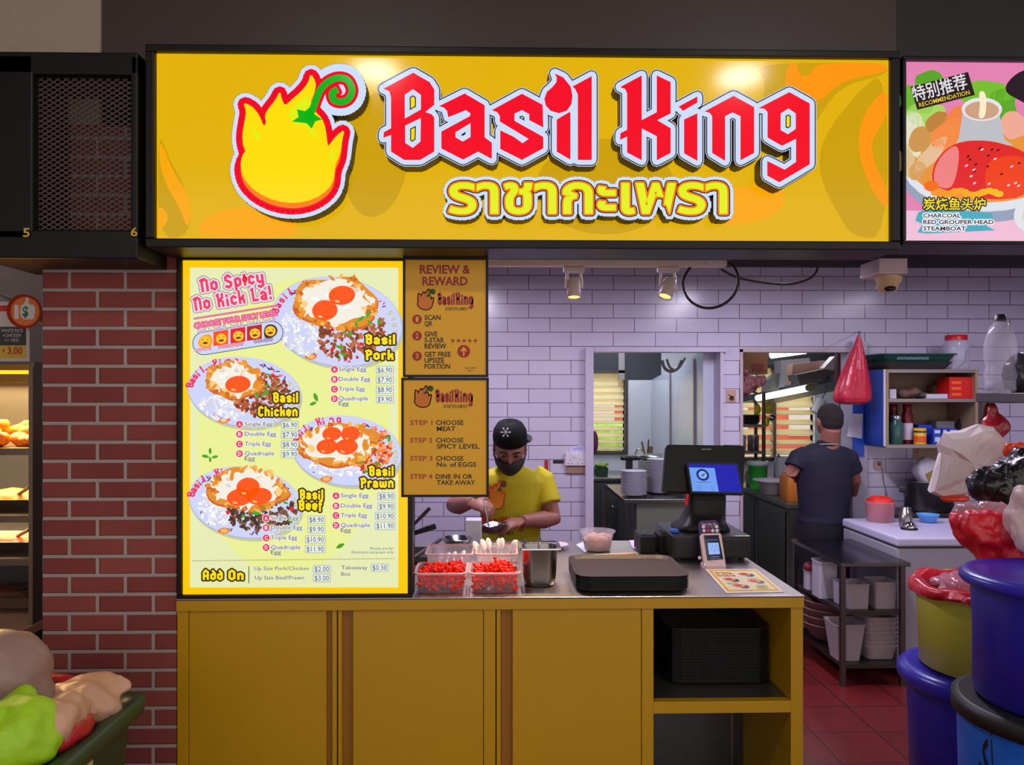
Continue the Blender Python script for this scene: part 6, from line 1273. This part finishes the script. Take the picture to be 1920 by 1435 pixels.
MB().pbox(1460, 856, 1480, 907, 6.9, 6.96).build('white_board', None, M((214, 216, 224), .35), label='white chopping board leaning behind the tap', cat='chopping board', bevel=.004)
# open wire shelves in front of the window
wr = thing('pan_rack', 'thin brown metal rack of pans and pots before the louvred window', 'rack', (2.05, 6.6, 0)); pm_ = M((86, 66, 58), .4, .6)
for x, Y in ((1432, 6.4), (1417, 7.1), (1380, 6.4)): q = P(x, 745, Y); MB().box((q.x-.012, Y-.012, kz), (q.x+.012, Y+.012, ZZ(735, Y, x))).build('post', wr, pm_)
for y in (797, 846): q = P(1432, y, 6.4); MB().box((XX(1380, 6.4), 6.38, q.z-.02), (q.x+.01, 7.1, q.z)).build('shelf', wr, M((110, 104, 100), .35, .8))
zs_ = ZZ(797, 6.4, 1410); Yq = 6.55
pn = None
for i in range(3):
    c_ = (XX(1413, Yq), Yq+.1, zs_+i*.022)
    b = MB(); b.lathe([(.07, .001), (.075, .004), (.088, .03), (.09, .032), (.084, .03), (.07, .008), (.001, .006)], c_, 22); b.build('black_pan', None, M((36, 28, 28), .45), label=('lowest of the three black pans on the upper rack shelf', 'middle of the three black pans on the upper rack shelf', 'topmost of the three black pans on the upper rack shelf')[i], cat='pan')
MB().pbox(1388, 782, 1396, 797, 6.6, 6.68).build('red_box', None, M((150, 24, 36), .5), label='small dark red box beside the black pans on rack', cat='box')
z2 = ZZ(846, 6.4, 1410); c_ = (XX(1414, 6.5), 6.52, z2); b = MB(); hh = ZZ(816, 6.5, 1414)-z2; b.lathe([(.044, .001), (.047, .004), (.047, hh)], c_, 22, caps=True); b.build('steel_pot', None, steel, label='steel cylinder pot on the lower rack shelf by the window', cat='pot')
c_ = (XX(1394, 6.5), 6.6, z2); b = MB(); b.lathe([(.04, .001), (.05, .006), (.055, .12)], c_, 20, caps=True); b.build('cream_tub', None, M((206, 196, 186), .5), label='cream tub on the lower rack shelf next to the steel pot', cat='tub')
lump('yellow_bag', 'bright yellow bag hanging before the louvres beside the rack post', 'bag', [(P(1442, 765, 6.9), (.05, .03, .06)), (P(1420, 768, 6.95), (.035, .03, .05)), (P(1436, 790, 6.9), (.04, .03, .05))], bagmat((232, 222, 20), 1, .5), .01, (.05, .03))
MB().ell(P(1448, 784, 6.8), (.034, .03, .028), None, 12).build('ladle', None, steel, label='round steel ladle bowl hanging in front of the yellow bag', cat='ladle')
MB().tube([P(1446, 745, 6.82), P(1447, 779, 6.82)], .005, 6).build('handle', bpy.data.objects['ladle.001'], steel)
# hood with tube lamp and the clutter above it
hd = thing('extractor_hood', 'sloping grey metal shelf hood over the counter, carrying a lit tube', 'hood', P(1480, 735, 6.4))
l0, l1 = P(1384, 756, 6.9), P(1604, 706, 5.75)
d = (l1-l0).normalized(); nrm = Vector((d.y, -d.x, 0)).normalized(); nrm = -nrm if nrm.y > 0 else nrm
bk = -nrm*.5; b = MB(); b.prism([l0, l1, l1+Vector((0, 0, .05)), l0+Vector((0, 0, .05))], bk, M((92, 94, 94), .35, .7)); b.build('body', hd)
t0_, t1_ = P(1420, 747, 6.62), P(1514, 728, 6.1); b = MB(); b.tube([t0_, t1_], .027, 12, E((246, 255, 250), 2.4, True)); lo_ = b.build('tube_lamp', hd); b = MB(); e_ = (t1_-t0_).normalized(); b.tube([t1_, t1_+e_*.07], .026, 10); b.build('lamp_holder', lo_, M((140, 136, 90), .5))
u0, u1 = P(1446, 666, 6.3), P(1510, 657, 6.05); ut = thing('ceiling_tube_lamp', 'lit tube lamp near the top of the right doorway above boxes', 'lamp', (u0+u1)/2); MB().tube([u0, u1], .03, 10).build('tube', ut, E((250, 255, 240), 2.4)); b = MB(); b.tube([u0+Vector((0, .02, .03)), u1+Vector((0, .02, .03))], .03, 6); b.build('holder', ut, M((190, 190, 186), .5))
def hoodz(x, Y): 
    p = P(x, 700, Y); t = (p.x-l0.x)/(l1.x-l0.x); return l0.z+(l1.z-l0.z)*t+.052
def leanbox(name, lab, cat_, pts, Y, dep, mat, parts=()):
    o = MB().prism([P(x, y, Y) for x, y in pts], (0, dep, 0), mat).build(name, None, label=lab, cat=cat_)
    for nm, q, m in parts: MB().prism([P(x, y, Y-.003) for x, y in q], (0, .002, 0), m).build(nm, o)
    return o
leanbox('cardboard_box', 'brown cardboard box with red print at the left of right doorway', 'box', [(1387,656),(1440,663),(1439,702),(1387,700)], 6.7, .25, M((118, 74, 46), .75, noise=(9, .12)), [('print', [(1410,682),(1432,682),(1432,696),(1410,696)], M((112, 36, 32), .7))])
leanbox('white_sack', 'grey white sack standing on the hood behind the pink carton', 'sack', [(1464,676),(1518,671),(1520,684),(1492,690),(1488,722),(1462,727),(1466,700)], 6.4, .16, M((150, 150, 160), .6, bump=(12, .5)))
leanbox('pink_carton', 'tilted pinkish cardboard sheet box standing on the hood', 'box', [(1487,683),(1547,676),(1543,692),(1496,706),(1490,722),(1483,722)], 6.15, .12, M((200, 156, 142), .6))
leanbox('flat_tray', 'dull grey flat tray lying on the hood below the pink carton', 'tray', [(1494,703),(1545,692),(1563,695),(1562,712),(1500,722)], 6.0, .2, M((104, 100, 98), .45, .4))
leanbox('grey_bag', 'dull grey bag on the hood left of the white sack', 'bag', [(1440,712),(1458,700),(1470,702),(1468,730),(1436,735)], 6.45, .12, M((120, 118, 116), .6, bump=(12, .5)))
leanbox('paper_bundle', 'white papers and packets at the right end above the hood', 'paper', [(1545,690),(1566,668),(1570,690),(1560,696),(1546,696)], 6.05, .1, M((206, 200, 206), .6))
lump('red_onion_bag', 'clear bag of reddish onions hanging at the left of right doorway', 'bag', [(P(1402, 722, 5.68), (.085, .06, .07)), (P(1425, 715, 5.68), (.04, .04, .04)), (P(1392, 735, 5.68), (.06, .05, .04))], M((140, 84, 90), .5, noise=(30, .7), bump=(30, .9)), .01, (.05, .07), tubes=(([P(1402, 705, 5.68), P(1391, 688, 5.6), P(1390, 668, 5.53), P(1391, 655, 5.52)], [.03, .012, .009, .009]),))
MB().pbox(1570, 656, 1584, 714, 5.75, 5.8).build('red_post', None, M((104, 40, 52), .5), label='dark red upright post behind the red hanging bag', cat='post')
lump('white_bundle', 'white plastic bundle behind the top of the red hanging bag', 'bag', [(P(1592, 668, 5.74), (.055, .04, .04)), (P(1590, 690, 5.74), (.045, .03, .05))], bagmat((206, 204, 220), 1, .3), .01, (.05, .03))
pc_ = P(1535, 762, 6.2); tk = thing('paper_roll', 'white printed roll hanging tilted above the person in navy', 'paper roll', pc_); T_ = ry(.45); b = MB(); b.lathe([(.042, -.06), (.042, .06)], pc_, 18, T=T_, caps=True); b.build('body', tk, M((206, 206, 214), .5)); b = MB(); b.lathe([(.015, .0605), (.02, .061)], pc_, 14, T=T_, caps=True); b.tube([pc_+T_ @ Vector((0, 0, .05)), P(1548, 735, 6.15), P(1552, 716, 6.1)], .004, 5); b.build('core', tk, M((90, 86, 80), .7))
MB().pbox(1528, 725, 1573, 850, 7.35, 7.4).build('white_splash_panel', None, M((190, 194, 206), .35), label='plain pale wall panel behind the person in navy', cat='panel')
MB().pbox(1575, 780, 1596, 795, 7.33, 7.4).build('dark_box', None, M((40, 36, 38), .5), label='small dark box on the wall right of the person in navy', cat='box')
b = MB(); q = P(1603, 936, 5.75); b.rloft([(.05, .05, .01, 0), (.06, .06, .012, .05)], (2.72, 5.72, kz), caps=True); b.build('white_dish', None, M((214, 210, 216), .4), label='white dish on the counter at the right of the person in navy', cat='dish')
# ================================================================= LEFT NEIGHBOUR STALL
lx0, lx1 = -3.2, XX(79, 2.9)
st(MB().box((-4, 4.2, 0), (-1.45, 4.3, 2.5)), 'wall_neighbour', M((120, 110, 116), .5, noise=(4, .15)))
st(MB().box((-4.1, -3, 0), (-4, 4.3, 3.7)), 'wall_far_left', M((110, 106, 106), .7))
dc = thing('display_counter', 'steel and glass heated food display beside the brick pillar', 'display counter', ((lx0+lx1)/2, 3.1, 0))
zt2_, zc1 = ZZ(690, 2.9, 40), ZZ(1165, 2.9, 40)
MB().box((lx0, 2.86, 0), (lx1-.01, 3.5, zc1-.03)).build('base', dc, M((52, 44, 50), .5))
b = MB(); b.box((lx0, 2.72, zc1-.03), (lx1, 3.5, zc1)); b.build('counter_top', dc, M((206, 160, 130), .35, noise=(8, .06)))
b = MB(); b.box((lx1-.022, 2.86, zc1), (lx1-.006, 3.5, zt2_+.02)); b.box((lx1-.02, 2.85, zc1), (lx1-.005, 2.87, zt2_)); b.build('frame', dc, M((150, 130, 110), .3, .9))
b = MB(); b.box((lx0, 2.86, zt2_-.01), (lx1-.02, 3.46, zt2_+.012)); b.box((lx0, 2.855, zt2_-.055), (lx1-.02, 2.88, zt2_-.035)); b.build('lamp_hood', dc, M((206, 160, 70), .25, .9))
MB().tube([(lx0, 2.9, zt2_-.014), (lx1-.03, 2.9, zt2_-.014)], .009, 8).build('heat_lamp', dc, E((255, 190, 40), 1.6))
light('heat_lamp', 'AREA', ((lx0+lx1)/2+.3, 3.1, zt2_-.06), (0, 0, 0), 26, (1, .62, .22), .9, .2)
light('shelf_fill', 'AREA', ((lx0+lx1)/2+.3, 3.1, ZZ(855, 2.9, 40)), (0, 0, 0), 9, (1, .7, .35), .9, .2)  # added light without a fixture, brightens the trays under this shelf
light('shelf_fill', 'AREA', ((lx0+lx1)/2+.3, 3.1, ZZ(985, 2.9, 40)), (0, 0, 0), 7, (1, .7, .35), .9, .2)  # second added light, brightens the lowest trays
for y, nm in ((840, 'shelf'), (965, 'shelf'), (1045, 'shelf')): z = ZZ(y, 2.9, 40); MB().box((lx0, 2.87, z-.025), (lx1-.025, 3.42, z)).build(nm, dc, M((170, 150, 130), .25, 1))
MB().box((lx0, 3.44, zc1), (lx1-.02, 3.46, zt2_)).build('back_panel', dc, M((110, 112, 116), .3, .6))
fc = M((244, 122, 14), .45, noise=(26, .45), bump=(40, .7)); zz1 = ZZ(840, 2.9, 40)
r_ = random.Random(9)
for i in range(9):
    x = lx1-.06-(i % 5)*.075; y = 2.98+.1*(i//5)+.02*(i % 2); z = zz1+.025+.03*(i//5)
    T_ = rz(r_.uniform(-.8, .8)) @ ry(r_.uniform(-.4, .4)); b = MB(); b.ell((x, y, z), (.06, .035, .026), None, 10, T=T_); b.ell(Vector((x, y, z))+T_ @ Vector((.04, 0, .012)), (.03, .028, .02), None, 8, T=T_)
    b.build('fried_chicken', None, fc, label='piece of orange fried chicken in the display pile beside the brick pillar', cat='fried chicken', group='fried chicken on the top display shelf', disp=(.03, .012))
def dish(lab, y, fcol, h, name='food_tray', fl=''):
    z = ZZ(y, 2.92, 40); c_ = (lx1-.22, 3.08, z); o = thing(name, lab, 'tray', c_); b = MB(); b.rloft([(.15, .1, .02, .001), (.17, .12, .025, .05), (.18, .13, .03, .05), (.165, .115, .025, .048), (.145, .095, .02, .006)], c_, caps=True); b.build('pan', o, steel)
    b = MB(); b.lathe([(.16, .03), (.13, .045+h*.5), (.001, .05+h)], c_, 20, None, 1, .7); b.build('food', o, M(fcol, .4, noise=(25, .4), bump=(30, .7)), disp=(.04, .02)); MB().tube([(c_[0]+.05, c_[1]-.05, z+.06), (c_[0]+.15, c_[1]-.14, z+.1)], .007, 6).build('spoon', o, M((60, 50, 50), .4)); return o
dish('steel tray of yellow fried food on the middle display shelf', 965, (230, 150, 40), .03)
dish('steel tray of orange curry on the lower display shelf', 1045, (206, 96, 40), .02); dish('steel tray of dark stew on the counter of the display', 1150, (110, 70, 50), .02)
Yz = 2.84; q0 = P(-60, 680, Yz)
pb = thing('price_board', 'white board with a yellow $3.00 price label hanging left of the brick pillar', 'sign', P(10, 680, Yz)); MB().pbox(-60, 566, 55, 678, Yz, Yz+.01, M((206, 196, 192), .5)).build('panel', pb)
A = Art(plane(Yz, .0006)); A.rect(-60, 613, 49, 648, M((56, 60, 60), .5), 1); A.rect(-60, 648, 49, 672, M((216, 180, 60), .5), 1); A.rect(-60, 573, 16, 584, M((196, 40, 46), .5), 1)
for i, s_ in enumerate(('WHITE RICE', '+CHICKEN', '+1 VEG')): A.text(s_, 2+i*3, 623+i*9, 6, M((216, 210, 206), .5), 2, 43-i*4)
A.text('$', 4, 660, 6, M((190, 50, 30), .5), 2, 9, bold=.02); A.text('3.00', 14, 664, 13, M((190, 50, 30), .5), 2, 42, bold=.03); A.build('printing', pb)
td = thing('thumb_sign', 'round orange thumbs up sign with a green dollar mark by the pillar', 'sign', P(47, 584, Yz-.03)); c_ = P(47, 584, Yz-.03); k = Yz/F
MB().lathe([(.001, 0), (31*k, 0), (31*k, .008), (.001, .008)], c_, 32, M((206, 62, 30), .4), T=rx(math.pi/2)).build('disc', td)
A = Art(lambda x, y, l: P(x, y, Yz-.0395-l*.0006)); A.ellipse(47, 584, 27, 27, M((232, 120, 50), .4), 0); wq = M((226, 220, 214), .5); A.poly([(27,572),(35,572),(35,598),(27,598)], wq, 1); A.poly(smooth2([(38,573),(46,570),(48,559),(52,557),(54,562),(53,571),(66,572),(65,596),(60,600),(38,598)], 1), wq, 1)
A.text('$', 42, 593, 18, M((20, 110, 70), .5), 2, 53, bold=.03); A.build('printing', td)
MB().tube(spline([(-1.95, 2.9, 2.0), (-1.8, 3.0, 1.92), (-1.72, 3.1, 1.85)], 5), .02, 8).build('duct_pipe', None, M((150, 140, 146), .4), label='pale pipe hanging above the price board at far left', cat='pipe')
# the green waste cart in the foreground
gq = M((34, 56, 40), .45, noise=(5, .15)); zr2 = .72; bx1, bx0, by1, by0 = -1.035, -1.75, 2.3, 1.2
wb_ = thing('waste_cart', 'dark green waste cart full of bags in front of brick pillar', 'waste cart', ((bx0+bx1)/2, (by0+by1)/2, 0)); cxx, cyy = (bx0+bx1)/2, (by0+by1)/2; hx, hy = (bx1-bx0)/2, (by1-by0)/2
b = MB(); b.rloft([(hx*.82, hy*.86, .05, .1), (hx-.02, hy-.02, .05, zr2-.04), (hx-.035, hy-.035, .05, zr2-.04), (hx*.8, hy*.84, .05, .12)], (cxx, cyy, 0), caps=True); b.build('body', wb_, gq)
b = MB(); b.rloft([(hx-.02, hy-.02, .05, zr2-.06), (hx+.01, hy+.01, .06, zr2-.045), (hx+.012, hy+.012, .06, zr2-.005), (hx, hy, .06, zr2), (hx-.04, hy-.04, .05, zr2-.01), (hx-.04, hy-.04, .05, zr2-.06)], (cxx, cyy, 0), smooth=True); b.build('rim', wb_, M((40, 68, 46), .4))
for sx2 in (-1, 1):
    for sy2 in (-1, 1): MB().lathe([(.05, -.02), (.05, .02)], (cxx+sx2*hx*.7, cyy+sy2*hy*.7, .052), 16, caps=True, T=ry(math.pi/2)).build('wheel', wb_, blackm)
q = P(165, 1420, 2.0); MB().box((bx1-.016, 1.93, .585), (bx1-.002, 2.0, .66)).build('label', wb_, M((190, 160, 110), .6))
lump('waste_bag', 'tan translucent plastic bag with red stripes lying in the green cart', 'bag', [(P(140, 1322, 2.16), (.12, .12, .085)), (P(196, 1288, 2.24), (.085, .06, .04)), (P(110, 1350, 2.02), (.09, .12, .07)), (P(225, 1272, 2.25), (.03, .03, .02))], bagmat((206, 160, 132), 1, .4), .012, (.2, .06, 1))
lump('waste_bag', 'red plastic bag peeping out under the tan bag in the cart', 'bag', [(P(100, 1292, 2.25), (.08, .05, .05)), (P(120, 1372, 2.0), (.06, .1, .04)), (P(110, 1330, 2.16), (.03, .1, .04))], bagmat((176, 36, 40)), .014, (.08, .03))
lump('waste_bag', 'bright lime green bag at the bottom left corner in the cart', 'bag', [(P(20, 1385, 1.92), (.105, .12, .12)), (P(38, 1320, 2.0), (.06, .07, .05)), (P(60, 1400, 1.92), (.07, .08, .06))], bagmat((164, 214, 24), 1, .5), .012, (.2, .05, 1))
lump('waste_bag', 'rounded greyish brown full bag at left, behind the lime green bag', 'bag', [(P(0, 1262, 2.1), (.12, .12, .12)), (P(-40, 1330, 2.1), (.2, .14, .14))], bagmat((150, 120, 112), 1, .5), .016, (.12, .04))
